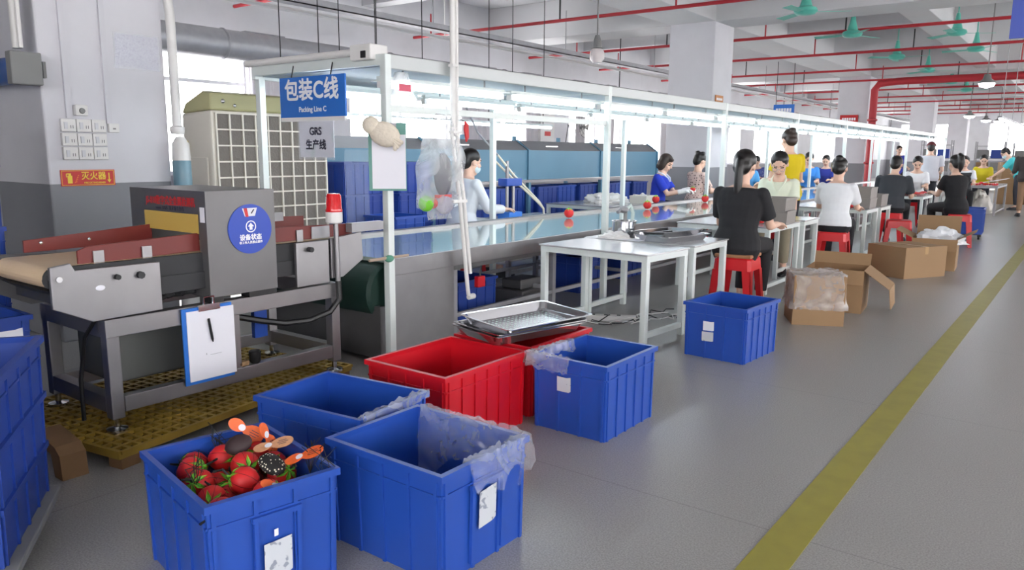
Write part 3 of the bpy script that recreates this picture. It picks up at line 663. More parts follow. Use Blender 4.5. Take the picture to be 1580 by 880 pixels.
# yellow grating platform under the machine
t = thing('grating_platform', 'yellow plastic grating platform under the metal detector', 'platform', (-3.08, 1.42, 0), math.radians(10.5))
g = mb(mat('grating_yellow', (150, 122, 46), .6, var=.45, scale=7)); L_, W_ = 1.5, .95
nx, ny = 16, 30
for i in range(nx + 1): g.box(-W_ * i / nx - .009, -W_ * i / nx + .009, 0, L_, .066, .08)
for j in range(ny + 1): g.box(-W_, 0, L_ * j / ny - .009, L_ * j / ny + .009, .066, .0795)
g.build('grating', t)
mb(mat('painted_shade', (48, 44, 36), .9, var=.3)).box(-W_ + .01, -.01, .01, L_ - .01, .045, .05).build('shade_sheet', t)  # added dark sheet, its colour stands in for shade below the grating holes
mb(mat('grating_yellow', (150, 122, 46))).box(-W_, 0, -.008, .008, .045, .066).box(-.016, 0, 0, L_, .045, .066).build('edge_beam', t)
for a in ((-.08, -.0, .0, .09), (-.85, -.77, 0, .09), (-.08, 0, 1.38, 1.48), (-.85, -.77, 1.38, 1.48)): mb(mat('wood_brown', (122, 92, 62), .8, var=.2)).box(*a, 0, .045).build('block', t)
o = mb(mat('wood_brown', (122, 92, 62))).prism([(0, 0, 0), (.07, 0, 0), (.06, 0, .10), (.02, 0, .13), (-.16, 0, .16), (-.16, 0, .115), (-.02, 0, .09)], (0, .1, 0)).build('wooden_bracket', None, loc=(-3.22, 1.22, 0))
tag(o, 'brown bent wooden bracket on the floor before the metal detector leg', 'bracket')

# ================================================================ plastic crates
def crate_mesh(lx, ly, h, m, ribs=(5, 4), band=True):
    b = mb(m); th = .006; tp = .93
    def ring(f, z, o=0): return [(sx * (lx / 2 * f - o), sy * (ly / 2 * f - o), z) for sx, sy in ((-1, -1), (1, -1), (1, 1), (-1, 1))]
    f1 = (lx / 2 - .012) / (lx / 2)
    b.rings([ring(tp, 0), ring(f1, h - .004), ring(f1, h - .004, th), ring(tp, .012, th)], True, True)
    # rim
    b.rings([ring(f1, h - .022), ring(1.0, h - .022), ring(1.0, h), ring(f1, h, th + .002), ring(f1, h - .022, th)], False, False)
    for axis, L, W, n in ((0, lx, ly, ribs[0]), (1, ly, lx, ribs[1])):
        for s in (-1, 1):
            for k in range(n):
                u = (k + .5) / n - .5 if n > 1 else 0
                u = -.46 + .92 * k / (n - 1)
                wv = .006
                pts = []
                for z, f in ((.0, tp), (h - .022, f1)):
                    a = u * L * f; c = s * (W / 2 * f); e = s * (W / 2 * f + .007)
                    for (p, q) in ((a - wv, c), (a + wv, c), (a + wv, e), (a - wv, e)):
                        pts.append((p, q, z) if axis == 0 else (q, p, z))
                b.hexa(pts)
            if band:
                z0 = h - .075; f = tp + (f1 - tp) * z0 / h
                a0, a1 = -L / 2 * f, L / 2 * f; c = s * W / 2 * f; e = s * (W / 2 * f + .006)
                pts = [(a0, c), (a1, c), (a1, e), (a0, e)]
                b.hexa([((p, q, z) if axis == 0 else (q, p, z)) for z in (z0, z0 + .007) for p, q in pts])
    return b
def crate(name, label, loc, lx, ly, h, rotz, m=M_BLUE, group='blue plastic crates on the floor', ribs=(5, 4)):
    o = crate_mesh(lx, ly, h, m, ribs).build(name, None, loc=loc, rotz=rotz)
    return tag(o, label, 'crate', group)
def sticker(o, side, u, z, w_, h_, lx, ly, h, m=M_STICK, name='label_sticker', rot=0.):
    """stuck on the outer face: side 'y-','x+','y+'"""
    f = .93 + .07 * z / h; e = .0075
    b = mb(m); pts = []
    rnd = random.Random(int(u * 1000) + 5)
    outl = [(-w_ / 2, -h_ / 2), (w_ / 2 * .7, -h_ / 2 * rnd.uniform(.8, 1)), (w_ / 2, -h_ / 2 * .8), (w_ / 2, h_ / 2), (w_ / 6, h_ / 2 * rnd.uniform(.85, 1)), (-w_ / 2, h_ / 2 * .9)]
    for a, c in outl:
        a, c = a * math.cos(rot) - c * math.sin(rot), a * math.sin(rot) + c * math.cos(rot)
        ff = .93 + (.047) * (z + c) / h
        if side == 'y-': pts.append((u + a, -(ly / 2 * ff) - e, z + c))
        if side == 'x+': pts.append((lx / 2 * ff + e, u + a, z + c))
    b.prism(pts, (0, -.001, 0) if side == 'y-' else (.001, 0, 0))
    return b.build(name, o)
def handle_frame(o, side, u, lx, ly, h, w_=.15, z0=.02, z1=None):
    z1 = z1 or h - .09; b = mb(M_BLUE)
    def P(a, z, e):
        ff = .93 + .047 * z / h
        return (u + a, -(ly / 2 * ff) - e, z) if side == 'y-' else (lx / 2 * ff + e, u + a, z)
    for (a0, a1, za, zb) in ((-w_ / 2 - .01, w_ / 2 + .01, z1, z1 + .016), (-w_ / 2 - .006, -w_ / 2 + .006, z0, z1), (w_ / 2 - .006, w_ / 2 + .006, z0, z1)):
        b.hexa([P(a, z, e) for z in (za, zb) for a, e in ((a0, 0), (a1, 0), (a1, .013), (a0, .013))])
    return b.build('grip_frame', o)
CA = crate('plastic_crate', 'nearest blue crate, filled with red strawberry toys', (-2.03, 1.285, 0), .535, .41, .36, math.radians(-10.5))
handle_frame(CA, 'x+', .0, .535, .41, .36, .13); sticker(CA, 'x+', .0, .14, .085, .12, .535, .41, .36); sticker(CA, 'x+', -.005, .222, .012, .022, .535, .41, .36, M_PAPER)
CB = crate('plastic_crate', 'empty blue crate with clear liner, right of the toy filled crate', (-1.70, 1.79, 0), .525, .44, .36, 0)
handle_frame(CB, 'x+', .0, .525, .44, .36, .15); sticker(CB, 'x+', -.0, .19, .085, .13, .525, .44, .36)
CE = crate('plastic_crate', 'empty blue crate standing behind the toy filled crate, before the yellow grating', (-2.29, 1.925, 0), .55, .41, .36, math.radians(6.5))
CC = crate('plastic_crate', 'blue crate right of the red crates, bag hanging over its corner', (-1.86, 3.145, 0), .42, .50, .36, 0, ribs=(4, 6))
sticker(CC, 'y-', -.02, .24, .075, .075, .42, .5, .36, M_STICK)
CD = crate('plastic_crate', 'blue crate with torn white sticker beside the white table legs', (-1.835, 4.85, 0), .44, .52, .355, math.radians(-4), ribs=(4, 6))
sticker(CD, 'y-', -.035, .215, .075, .065, .44, .52, .355, M_PAPER); sticker(CD, 'y-', -.04, .145, .08, .065, .44, .52, .355, M_STICK)
RA = crate('plastic_crate', 'front red crate, empty, between the blue crates', (-2.35, 2.62, 0), .5, .60, .36, 0, M_RED, 'red plastic crates', (5, 7))
RB = crate('plastic_crate', 'rear red crate carrying the steel trays', (-2.37, 3.255, 0), .5, .58, .36, 0, M_RED, 'red plastic crates', (5, 7))
# large crate on a dolly at the left edge of the view
t = thing('crate_trolley', 'big ribbed blue tub on a low dolly at the left edge of the aisle', 'trolley', (-2.85, .60, 0), math.radians(-33))
bb = crate_mesh(.62, .80, .56, M_BLUE_D, (5, 6))
for z in (.16, .34):
    for s in (-1, 1):
        f = .93 + .05 * z / .56; bb.box(-.31 * f, .31 * f, s * .4 * f - .009, s * .4 * f + .009, z, z + .02); bb.box(s * .31 * f - .009, s * .31 * f + .009, -.4 * f, .4 * f, z, z + .02)
bb.build('tub', t, loc=(0, 0, .10))
mb(M_GREY).box(-.31, .31, -.41, .41, .075, .1).build('dolly_deck', t, bevel=.006)
for sx in (-1, 1):
    for sy in (-1, 1): mb(M_BLACK).lathe([(.03, -.014), (.036, -.008), (.036, .008), (.03, .014)], (sx * .25, sy * .34, .036), 14, 'x').box(sx * .25 - .02, sx * .25 + .02, sy * .34 - .015, sy * .34 + .015, .05, .075).build('caster', t, True)
# stacks of crates behind and below the infeed
for k in range(2):
    o = crate('plastic_crate', 'blue crate under the metal detector infeed, %s of its pair' % ('lower' if k == 0 else 'upper, with white label'), (-3.86, 1.03, k * .30), .52, .62, .30, 0, M_BLUE_D, 'crates stacked under the infeed')
    if k == 1: sticker(o, 'x+', .22, .2, .09, .1, .52, .62, .30, M_PAPER); sticker(o, 'y-', .12, .2, .09, .1, .52, .62, .30, M_PAPER)
for k in range(5):
    o = crate('plastic_crate', 'deep blue crate in the tall stack at the far left, %s from the floor' % ORD[k], (-4.46, 1.28, k * .31), .5, .42, .31, 0, M_BLUE_D, 'tall stack of blue crates at the far left')
# ================================================================ white tables
def table(label, x0, x1, y0, y1, h=.64, rotz=0., m=None, name='work_table', group='white framed work tables'):
    m = m or M_FRAME; cx, cy = (x0 + x1) / 2, (y0 + y1) / 2; lx, ly = x1 - x0, y1 - y0
    t = thing(name, label, 'table', (cx, cy, 0), rotz, group)
    mb(M_TABLE).box(-lx / 2, lx / 2, -ly / 2, ly / 2, h - .012, h).build('tabletop', t, bevel=.002)
    a = mb(m); lx -= .02; ly -= .02
    a.box(-lx / 2, lx / 2, -ly / 2, -ly / 2 + .035, h - .055, h - .012).box(-lx / 2, lx / 2, ly / 2 - .035, ly / 2, h - .055, h - .012)
    a.box(-lx / 2, -lx / 2 + .035, -ly / 2 + .035, ly / 2 - .035, h - .055, h - .012).box(lx / 2 - .035, lx / 2, -ly / 2 + .035, ly / 2 - .035, h - .055, h - .012)
    a.build('apron', t)
    for sx in (-1, 1):
        for sy in (-1, 1):
            x, y = sx * (lx / 2 - .022), sy * (ly / 2 - .022)
            mb(m).box(x - .022, x + .022, y - .022, y + .022, 0, h - .055).build('leg', t, bevel=.003)
        mb(m).box(sx * (lx / 2 - .022) - .016, sx * (lx / 2 - .022) + .016, -ly / 2 + .044, ly / 2 - .044, .06, .095).build('stretcher', t)
    return t
table('white framed steel table nearest the viewer, with cloth and paper on it', -3.23, -2.30, 4.60, 5.18, .64, math.radians(-4))
table('small white framed table carrying the two steel trays and the pot', -3.24, -2.29, 5.25, 5.90)
table('white framed table between the woman in black and the woman in cream', -3.30, -2.36, 7.08, 8.02)
table('small white framed table behind the pair of grey boxes', -2.66, -2.34, 8.08, 8.6)
table('white framed table before the worker in the white shirt, grey boxes on it', -3.28, -2.24, 10.3, 10.95)
table('white framed table with the single grey box, second behind the white shirt', -3.28, -2.22, 11.0, 11.6)
table('white framed table with red cloth, in front of the black ponytail worker', -3.3, -2.27, 14.35, 15.3)
table('grey steel table with red heap far down the aisle', -3.0, -1.72, 20.0, 22.2, .66, 0, M_GALV)
table('white framed table behind the belt with a heap of white cloth', -5.9, -4.75, 8.55, 10.0)
table('low steel table behind the belt before the masked worker', -5.35, -4.72, 6.2, 7.55, .60, 0, M_GALV)
# trays
def tray_mesh(lx, ly, d=.045, m=M_CHROME):
    b = mb(m)
    def R(ax, ay, z): 
        pts = []
        r = .03
        for sx, sy, a0 in ((1, 1, 0), (-1, 1, PI / 2), (-1, -1, PI), (1, -1, 1.5 * PI)):
            for k in range(5):
                a = a0 + k * PI / 8; pts.append((sx * (ax - r) + r * math.cos(a), sy * (ay - r) + r * math.sin(a), z))
        return pts
    b.rings([R(lx / 2 - .035, ly / 2 - .035, .0), R(lx / 2 - .012, ly / 2 - .012, d), R(lx / 2, ly / 2, d), R(lx / 2, ly / 2, d + .004), R(lx / 2 - .014, ly / 2 - .014, d + .003), R(lx / 2 - .037, ly / 2 - .037, .003)], True, True)
    return b
def tray(label, loc, lx, ly, rotz, tilt=(0, 0), group='stainless steel trays', dots=False):
    o = tray_mesh(lx, ly).build('steel_tray', None, loc=loc); o.rotation_euler = (tilt[0], tilt[1], rotz)
    tag(o, label, 'tray', group)
    if dots:
        b = mb(mat('drain_hole', (190, 214, 206), .4)); n = 0
        for i in range(18):
            for j in range(10):
                x = -lx / 2 + .07 + i * (lx - .14) / 17; y = -ly / 2 + .07 + j * (ly - .14) / 9
                b.box(x - .006, x + .006, y - .003, y + .003, .0032, .0038)
        b.build('perforation', o)
    return o
AT = math.radians(76)
tray('steel tray at the bottom of the stack on the rear red crate', (-2.37, 3.21, .362), .62, .40, AT)
tray('steel tray in the middle of the stack on the rear red crate', (-2.36, 3.21, .376), .62, .40, AT + .01)
tray('steel tray with perforated base lying tilted on top of the stack', (-2.35, 3.25, .405), .62, .40, AT + .05, (.05, .0), dots=True)
tray('steel tray lying flat on the small white table, under the other tray', (-2.60, 5.52, .641), .52, .36, math.radians(78))
tray('steel tray resting on the flat tray on the small white table', (-2.67, 5.58, .662), .52, .36, math.radians(79), (-.04, 0))
# pot, cloth, paper on the table
t = thing('steel_pot', 'shiny steel pot on the small white table beside the white post', 'pot', (-3.03, 5.52, .641))
mb(M_CHROME).lathe([(.001, 0), (.09, 0), (.095, .005), (.097, .12), (.102, .122), (.102, .126), (.094, .126), (.09, .012), (.001, .01)], (0, 0, 0), 28, cap=False).build('pot_body', t, True)
t = thing('spray_gun', 'grey spray gun with milky hose standing in the steel pot', 'spray gun', (-3.03, 5.53, .655))
mb(M_GREY).tube([(0, 0, 0), (.0, .01, .19)], .016, 10).build('lance', t, True)
mb(M_GALV).ell((0, -.02, .2), (.03, .06, .028)).tube([(0, -.08, .2), (0, -.12, .185)], .014, 8).build('gun_head', t, True)
mb(film('milky_hose', (220, 236, 230), .55, .2)).tube([(0, .02, .2), (.01, .07, .23), (.02, .1, .17), (.02, .08, .05)], .016, 10).build('hose', t, True)
def heap(name, label, loc, r, m, seed, cat='cloth', group=None, n=22, lump=.45):
    def fn(u, v):
        a = 2 * PI * u; d = V((math.cos(a) * math.cos(v * PI / 2), math.sin(a) * math.cos(v * PI / 2), math.sin(v * PI / 2)))
        k = 1 + lump * noise.noise(d * 2.2 + V((seed * 3.1, 0, 0))) + lump * .5 * noise.noise(d * 5 + V((0, seed * 1.7, 0)))
        return (d.x * r[0] * k, d.y * r[1] * k, max(0, d.z * r[2] * k))
    o = mb(m).grid(fn, n * 2, n).build(name, None, True, loc=loc); return tag(o, label, cat, group)
M_CLOTH = mat('white_cloth', (226, 224, 222), .9, var=.06, scale=20, bump=.4)
heap('wiping_cloth', 'crumpled white cloth beside the steel pot', (-3.0, 5.33, .641), (.13, .07, .05), M_CLOTH, 4)
o = mb(M_PAPER).prism([(-.1, -.06, 0), (.09, -.07, 0), (.11, .04, 0), (-.02, .08, 0), (-.09, .04, 0)], (0, 0, .002)).build('paper_sheet', None, loc=(-2.84, 5.32, .641)); tag(o, 'white paper sheet lying on the table right of the pot', 'paper')
heap('white_cloth_heap', 'heap of white cloth on the table behind the belt, left part', (-5.35, 9.2, .641), (.28, .24, .13), M_CLOTH, 7)
heap('white_cloth_heap', 'small bundle of white cloth on the table behind the belt, right part', (-5.1, 9.75, .641), (.14, .14, .1), M_CLOTH, 9)
# grey bins
def grey_box(label, loc, s, rotz=0, m=None):
    o = mb(m or mat('grey_bin_plastic', (140, 134, 130), .5, var=.06)); lx, ly, h = s
    def R(f, z, i=0): return [(sx * (lx / 2 * f - i), sy * (ly / 2 * f - i), z) for sx, sy in ((-1, -1), (1, -1), (1, 1), (-1, 1))]
    o.rings([R(.94, 0), R(.98, h - .02), R(1, h - .018), R(1, h), R(1, h, .008), R(.94, .008, .008)])
    return tag(o.build('grey_bin', None, loc=loc, rotz=rotz), label, 'bin', 'grey plastic bins on the tables')
grey_box('lower grey bin in front of the woman in cream', (-2.47, 7.62, .641), (.26, .34, .125), .05)
grey_box('upper grey bin in front of the woman in cream', (-2.475, 7.62, .767), (.25, .33, .125), .0)
grey_box('lower grey bin right of the worker in the white shirt', (-2.40, 10.72, .641), (.27, .38, .12))
grey_box('upper grey bin right of the worker in the white shirt', (-2.40, 10.72, .762), (.27, .37, .14))
grey_box('single small grey bin on the second table behind the white shirt', (-2.37, 11.3, .641), (.24, .4, .15))
grey_box('cream bin on the belt edge left of the worker in blue', (-4.95, 9.55, .641), (.26, .34, .1), 0, mat('cream_bin', (206, 202, 194), .5))
# red toy parts
def red_heap(label, loc, seed, n=26, sp=(.12, .16)):
    t = mb(M_STRAW); rnd = random.Random(seed)
    for k in range(n):
        c = V((rnd.gauss(0, sp[0] * .5), rnd.gauss(0, sp[1] * .5), 0)); z = .02 + max(0, .05 - c.length * .35) * rnd.random()
        t.ell((c.x, c.y, z), (.028, .024, .02), Matrix.Rotation(rnd.random() * 3, 3, 'Z'), 8, 5)
    o = t.build('toy_shells', None, True, loc=loc); tag(o, label, 'toy parts', None, 'stuff'); return o
red_heap('pile of red toy shells on the table beside the woman in black', (-2.68, 7.42, .642), 1)
red_heap('pile of red toy shells beside the worker in the white shirt', (-2.62, 10.55, .642), 2)
red_heap('red heap on the far grey steel table', (-2.1, 20.6, .662), 3, 40, (.3, .3))
red_heap('red toy shells behind the worker in the white shirt', (-2.9, 11.3, .642), 5, 30, (.2, .2))
o = mb(M_STRAW).grid(lambda u, v: (-.3 + .6 * u, -.35 + .7 * v, .012 + .03 * noise.noise(V((u * 5, v * 5, 1)))), 14, 14).build('red_cloth', None, True, loc=(-2.65, 14.8, .66), solid=.01); tag(o, 'red cloth sheet spread on the table by the black ponytail worker', 'cloth')
o = mb(M_PAPER).prism([(-.3, -.3, 0), (.25, -.3, .1), (.3, .25, .12), (-.2, .3, .0)], (0, 0, .004)).build('paper_sheet', None, loc=(-1.95, 21.4, .68)); tag(o, 'white paper sheet propped on the far grey steel table', 'paper')
# ================================================================ stools
def make_stool():
    t = thing('plastic_stool', '', 'stool', (0, 0, 0), 0, 'red plastic stools')
    h, a, c = .47, .145, .185       # height, half width at seat, half width at floor
    s = mb(M_STOOL)
    def sq(r, z): 
        k = .025
        return [(-r + k, -r, z), (r - k, -r, z), (r, -r + k, z), (r, r - k, z), (r - k, r, z), (-r + k, r, z), (-r, r - k, z), (-r, -r + k, z)]
    s.rings([sq(a + .012, h - .1), sq(a + .004, h - .012), sq(a - .006, h), sq(.03, h - .004), sq(.03, h - .012), sq(a - .012, h - .016), sq(a + .004, h - .1)], False, False)
    s.build('seat', t)
    for sx in (-1, 1):
        for sy in (-1, 1):
            l = mb(M_STOOL)
            for (ux, uy) in ((1, 0), (0, 1)):
                pts = []
                for z, r, wv in ((0, c, .05), (h - .1, a + .012, .07)):
                    x, y = sx * r, sy * r
                    p0 = V((x, y, z)); p1 = p0 + V((-sx * ux * wv, -sy * uy * wv, 0)); n = V((-sx * uy * .006, -sy * ux * .006, 0))
                    pts += [p0, p1, p1 + n, p0 + n]
                l.hexa(pts)
            l.build('leg', t)
    return t
STOOLS = [(-2.31, 6.17, .05, 'red plastic stool under the woman in black, with tan cushion'), (-2.28, 8.95, .1, 'red plastic stool under the worker in the white T-shirt'), (-2.87, 8.82, 0, 'red plastic stool under the woman in cream'),
          (-2.03, 11.15, .2, 'free red plastic stool between the grey bins and the open carton'), (-2.4, 12.55, .1, 'red plastic stool under the man in dark grey'), (-1.55, 12.9, .15, 'red plastic stool under the black ponytail worker'),
          (-2.78, 16.3, 0, 'red plastic stool under the worker in the white blouse'), (-5.08, 10.3, 0, 'red plastic stool under the worker in the blue polo'), (-5.05, 11.45, 0, 'red plastic stool under the dotted blouse'), (-5.2, 6.02, 0, 'red plastic stool under the masked worker in white')]
st0 = make_stool()
for k, (x, y, r, lb) in enumerate(STOOLS):
    o = st0 if k == 0 else dup(st0, (0, 0, 0)); o.location = (x, y, 0); o.rotation_euler.z = r; o['label'] = lb
o = mb(mat('tan_cushion', (168, 118, 84), .8)).box(-.15, .15, -.15, .15, 0, .028).build('seat_cushion', None, loc=(-2.31, 6.17, .471), rotz=.05, bevel=.008); tag(o, 'flat tan cushion on the stool of the woman in black', 'cushion')
# ================================================================ cartons
def carton(label, loc, lx, ly, h, rotz, open_=False, flaps=(), group='brown cardboard cartons'):
    t = thing('cardboard_box', label, 'carton', loc, rotz, group); th = .006
    b = mb(M_CARD)
    def R(z, i=0): return [(sx * (lx / 2 - i), sy * (ly / 2 - i), z) for sx, sy in ((-1, -1), (1, -1), (1, 1), (-1, 1))]
    if open_:
        b.rings([R(0), R(h), R(h, th)], True, False); b.use(M_CARD_IN).rings([R(h, th), R(th, th)], False, True)
    else: b.rings([R(0), R(h)])
    b.build('box_body', t)
    if not open_:
        mb(mat('packing_tape', (176, 142, 98), .3)).box(-lx / 2 - .001, lx / 2 + .001, -.025, .025, h, h + .0015).box(lx / 2, lx / 2 + .0015, -.025, .025, h - .08, h).box(-lx / 2 - .0015, -lx / 2, -.025, .025, h - .08, h).build('tape', t)
    for side, ang, ln in flaps:
        f = mb(M_CARD); c, s_ = math.cos(ang), math.sin(ang)   # ang: 0 = straight out, +90 = up
        if side in 'x+x-' and side[0] == 'x':
            s = 1 if side == 'x+' else -1; x0 = s * lx / 2; f.hexa([(x0, -ly / 2, h), (x0 + s * ln * c, -ly / 2, h + ln * s_), (x0 + s * ln * c, ly / 2, h + ln * s_), (x0, ly / 2, h), (x0, -ly / 2, h + .005), (x0 + s * ln * c, -ly / 2, h + ln * s_ + .005), (x0 + s * ln * c, ly / 2, h + ln * s_ + .005), (x0, ly / 2, h + .005)] if abs(c) > .3 else
                  [(x0, -ly / 2, h), (x0 + s * ln * c, -ly / 2, h + ln * s_), (x0 + s * ln * c, ly / 2, h + ln * s_), (x0, ly / 2, h), (x0 + .005, -ly / 2, h), (x0 + s * ln * c + .005, -ly / 2, h + ln * s_), (x0 + s * ln * c + .005, ly / 2, h + ln * s_), (x0 + .005, ly / 2, h)])
        else:
            s = 1 if side == 'y+' else -1; y0 = s * ly / 2; o_ = V((0, 0, .005)) if abs(c) > .3 else V((0, .005, 0))
            q = [V((-lx / 2, y0, h)), V((lx / 2, y0, h)), V((lx / 2, y0 + s * ln * c, h + ln * s_)), V((-lx / 2, y0 + s * ln * c, h + ln * s_))]
            f.hexa(q + [p + o_ for p in q])
        f.build('flap', t)
    return t
c1 = carton('brown carton wrapped in clear plastic film, nearest the viewer', (-1.69, 6.22, 0), .38, .36, .385, math.radians(27))
lx, ly, h = .38, .36, .385
def wrapfn(u, v):
    a = 2 * PI * u; cx, cy = math.cos(a), math.sin(a); k = 1 / max(abs(cx), abs(cy)); k = min(k, 1.28)
    if v < .35: r = v / .35; z = h + .012 + .02 * noise.noise(V((cx * r * 4, cy * r * 4, 2)))
    else: r = 1.0; z = h + .01 - (v - .35) / .65 * .27
    fl = 1.05 + .05 * noise.noise(V((cx * 3, cy * 3, v * 6))) + (.12 * max(0, v - .5) * (1 + noise.noise(V((cx * 6, cy * 6, v * 9)))))
    if v > .9: fl += .03
    return (cx * k * r * lx / 2 * fl, cy * k * r * ly / 2 * fl, z + .012 * noise.noise(V((cx * 7, cy * 7, v * 8))))
o = mb(M_FILM_W).grid(wrapfn, 64, 26).build('plastic_wrap', None, True, loc=(-1.69, 6.22, 0), rotz=math.radians(27)); tag(o, 'clear plastic bag pulled over the nearest brown carton', 'plastic bag')
c2 = carton('open brown carton with one long flap drooping into the aisle', (-1.70, 6.92, 0), .46, .42, .36, math.radians(6), True, (('x+', -.62, .24), ('y-', -1.35, .12), ('y+', 1.3, .1)))
mb(M_CARD).hexa([(.425, -.21, .222), (.445, -.21, .06), (.445, .15, .06), (.425, .21, .222), (.43, -.21, .222), (.45, -.21, .06), (.45, .15, .06), (.43, .21, .222)]).build('flap', c2)
carton('closed brown carton on the floor before the free red stool', (-1.60, 9.38, 0), .5, .62, .335, math.radians(-30))
c4 = carton('open brown carton with white bag inside, behind the closed carton', (-1.44, 10.2, 0), .46, .48, .36, math.radians(4), True, (('y+', 1.45, .24), ('x+', .5, .2), ('x-', .45, .2), ('y-', -1.3, .14)))
heap('white_bag', 'white plastic bag lying in the open carton behind the closed one', (-1.40, 10.17, .30), (.26, .2, .16), mat('white_bag_plastic', (232, 234, 238), .35, bump=.6, scale=18), 12, 'bag')
for k, (x, y, z, s) in enumerate([(-.95, 24.6, 0, .6), (-.97, 24.6, .6, .5), (-1.9, 25.6, 0, .7), (-1.92, 25.6, .7, .6), (-1.35, 27, 0, .75), (-1.36, 27, .75, .6)]):
    carton('brown carton far down the aisle, %s of a stack of two, %s stack' % ('lower' if z == 0 else 'upper', ('right', 'left', 'rearmost')[k // 2]), (x, y, z), s, s * .9, s if z == 0 else .45, .1 * k, False, (), 'cartons far down the aisle')
# blue bin on casters
t = thing('rolling_bin', 'blue bin on black casters at the aisle beside the black ponytail worker', 'bin', (-1.58, 14.35, 0), .06)
crate_mesh(.42, .62, .40, M_BLUE, (4, 5)).build('bin_body', t, loc=(0, 0, .085))
mb(M_BLACK).box(-.19, .19, -.28, .28, .07, .085).build('base_plate', t)
for sx in (-1, 1):
    for sy in (-1, 1): mb(M_BLACK).lathe([(.028, -.014), (.034, -.008), (.034, .008), (.028, .014)], (sx * .16, sy * .24, .034), 12, 'x').box(sx * .16 - .02, sx * .16 + .02, sy * .24 - .012, sy * .24 + .012, .045, .075).build('caster', t, True)
for k, (x, y) in enumerate([(-2.55, 20.7), (-2.15, 21.0), (-2.75, 21.5)]):
    heap('white_sack', 'white woven sack on the floor %s the far grey steel table' % ('in front under', 'at the right under', 'at the left under')[k], (x, y, 0), (.26, .3, .5), mat('sack_white', (214, 210, 204), .8, bump=.4, scale=9), 20 + k, 'sack', 'white sacks by the far table', 14, .3)
# ================================================================ liners and toys in the crates
def liner(label, loc, rotz, lx, ly, fn, nu=40, nv=18, m=M_FILM):
    o = mb(m).grid(fn, nu, nv).build('plastic_liner', None, True, loc=loc, rotz=rotz); return tag(o, label, 'plastic liner', 'clear plastic liners')
def drape(x0, y0, x1, y1, out, hin, hout, h=.36, seed=0):
    """film hung over a rim edge from (x0,y0) to (x1,y1); `out` = outward direction"""
    ox, oy = out
    def fn(u, v):
        x = x0 + (x1 - x0) * u; y = y0 + (y1 - y0) * u
        n1 = noise.noise(V((u * 6 + seed, v * 5, seed))); n2 = noise.noise(V((u * 14, v * 9, seed + 4)))
        a = hin * (1 + .25 * math.sin(u * 9 + seed)); c = hout * (.75 + .5 * noise.noise(V((u * 4 + seed, 0, 0))))
        s = v * (a + c) - a          # <0 inside
        if s < 0: d, z = min(-.012, -.016 + .07 * s - .012 * abs(n1)) * min(1, -s / .02) + (0 if s < -.02 else .0), h + .006 + s
        else: d, z = .012 + s * .22, h + .008 - s * .95
        if abs(s) < .02: d, z = s * .9, h + .010
        d += (.010 * n2 - .012 * abs(n1) if s < -.03 else .012 * abs(n1) + .010 * abs(n2) if s > .03 else 0)
        if -.02 < s < .03: z += .006 * abs(n2)
        return (x + ox * d, y + oy * d, z + .01 * n2)
    return fn
liner('clear plastic liner hanging over the far rim of the crate right of the toys', (-1.70, 1.79, 0), 0, 0, 0, drape(-.22, .21, .26, .21, (0, 1), .2, .04, seed=1), 44, 22)
liner('loose clear liner flap over the right rim of the crate right of the toys', (-1.70, 1.79, 0), 0, 0, 0, drape(.255, -.1, .255, .22, (1, 0), .05, .13, seed=2), 36, 20)
liner('clear plastic liner in the blue crate before the yellow grating', (-2.29, 1.925, 0), math.radians(6.5), 0, 0, drape(.27, -.2, .27, .19, (1, 0), .22, .04, seed=3), 40, 18)
liner('clear bag bunched over the left corner of the crate right of the red ones', (-1.86, 3.145, 0), 0, 0, 0, drape(-.215, -.27, -.19, .08, (-1, 0), .05, .1, seed=5), 36, 18, M_FILM_W)
liner('clear plastic strip over the front rim of the crate right of the red ones', (-1.86, 3.145, 0), 0, 0, 0, drape(-.22, -.255, .02, -.255, (0, -1), .03, .09, seed=6), 36, 18, M_FILM_W)
# toys in the near crate
rnd = random.Random(11); CAM = Matrix.Translation((-2.03, 1.285, 0)) @ Matrix.Rotation(math.radians(-10.5), 4, 'Z')
TP = [(.19, -.13, .295), (.17, .02, .30), (.20, .13, .285), (.08, -.12, .285), (.08, .0, .315), (.07, .12, .30), (-.03, -.11, .30), (-.04, .03, .315), (-.04, .14, .29), (-.14, -.1, .30), (-.15, .02, .31), (-.14, .13, .30), (-.21, -.05, .285), (-.21, .09, .29), (.02, -.04, .255), (.13, .07, .25), (-.1, .08, .25), (-.1, -.03, .25)]
for k, (x, y, z) in enumerate(TP):
    p = CAM @ V((x + rnd.uniform(-.01, .01), y + rnd.uniform(-.01, .01), z))
    q = strawberry(p, 'red strawberry toy in the pile inside the nearest blue crate', 'strawberry toys in the near crate', .045)
    q.rotation_euler = (rnd.uniform(.6, 1.5), rnd.uniform(-.9, .9), rnd.uniform(-1.2, 2.2))
    # black net bag around it
    n = mb(M_NET); r = .049
    for a in range(4): n.tube([(r * math.cos(t_) * math.cos(a * PI / 4), r * math.cos(t_) * math.sin(a * PI / 4), r * math.sin(t_)) for t_ in [2 * PI * i / 14 for i in range(15)]], .0006, 3, False)
    n.tube([(0, 0, .048), (.005, .01, .075), (-.01, .0, .1)], .004, 5).build('net_bag', q, False)
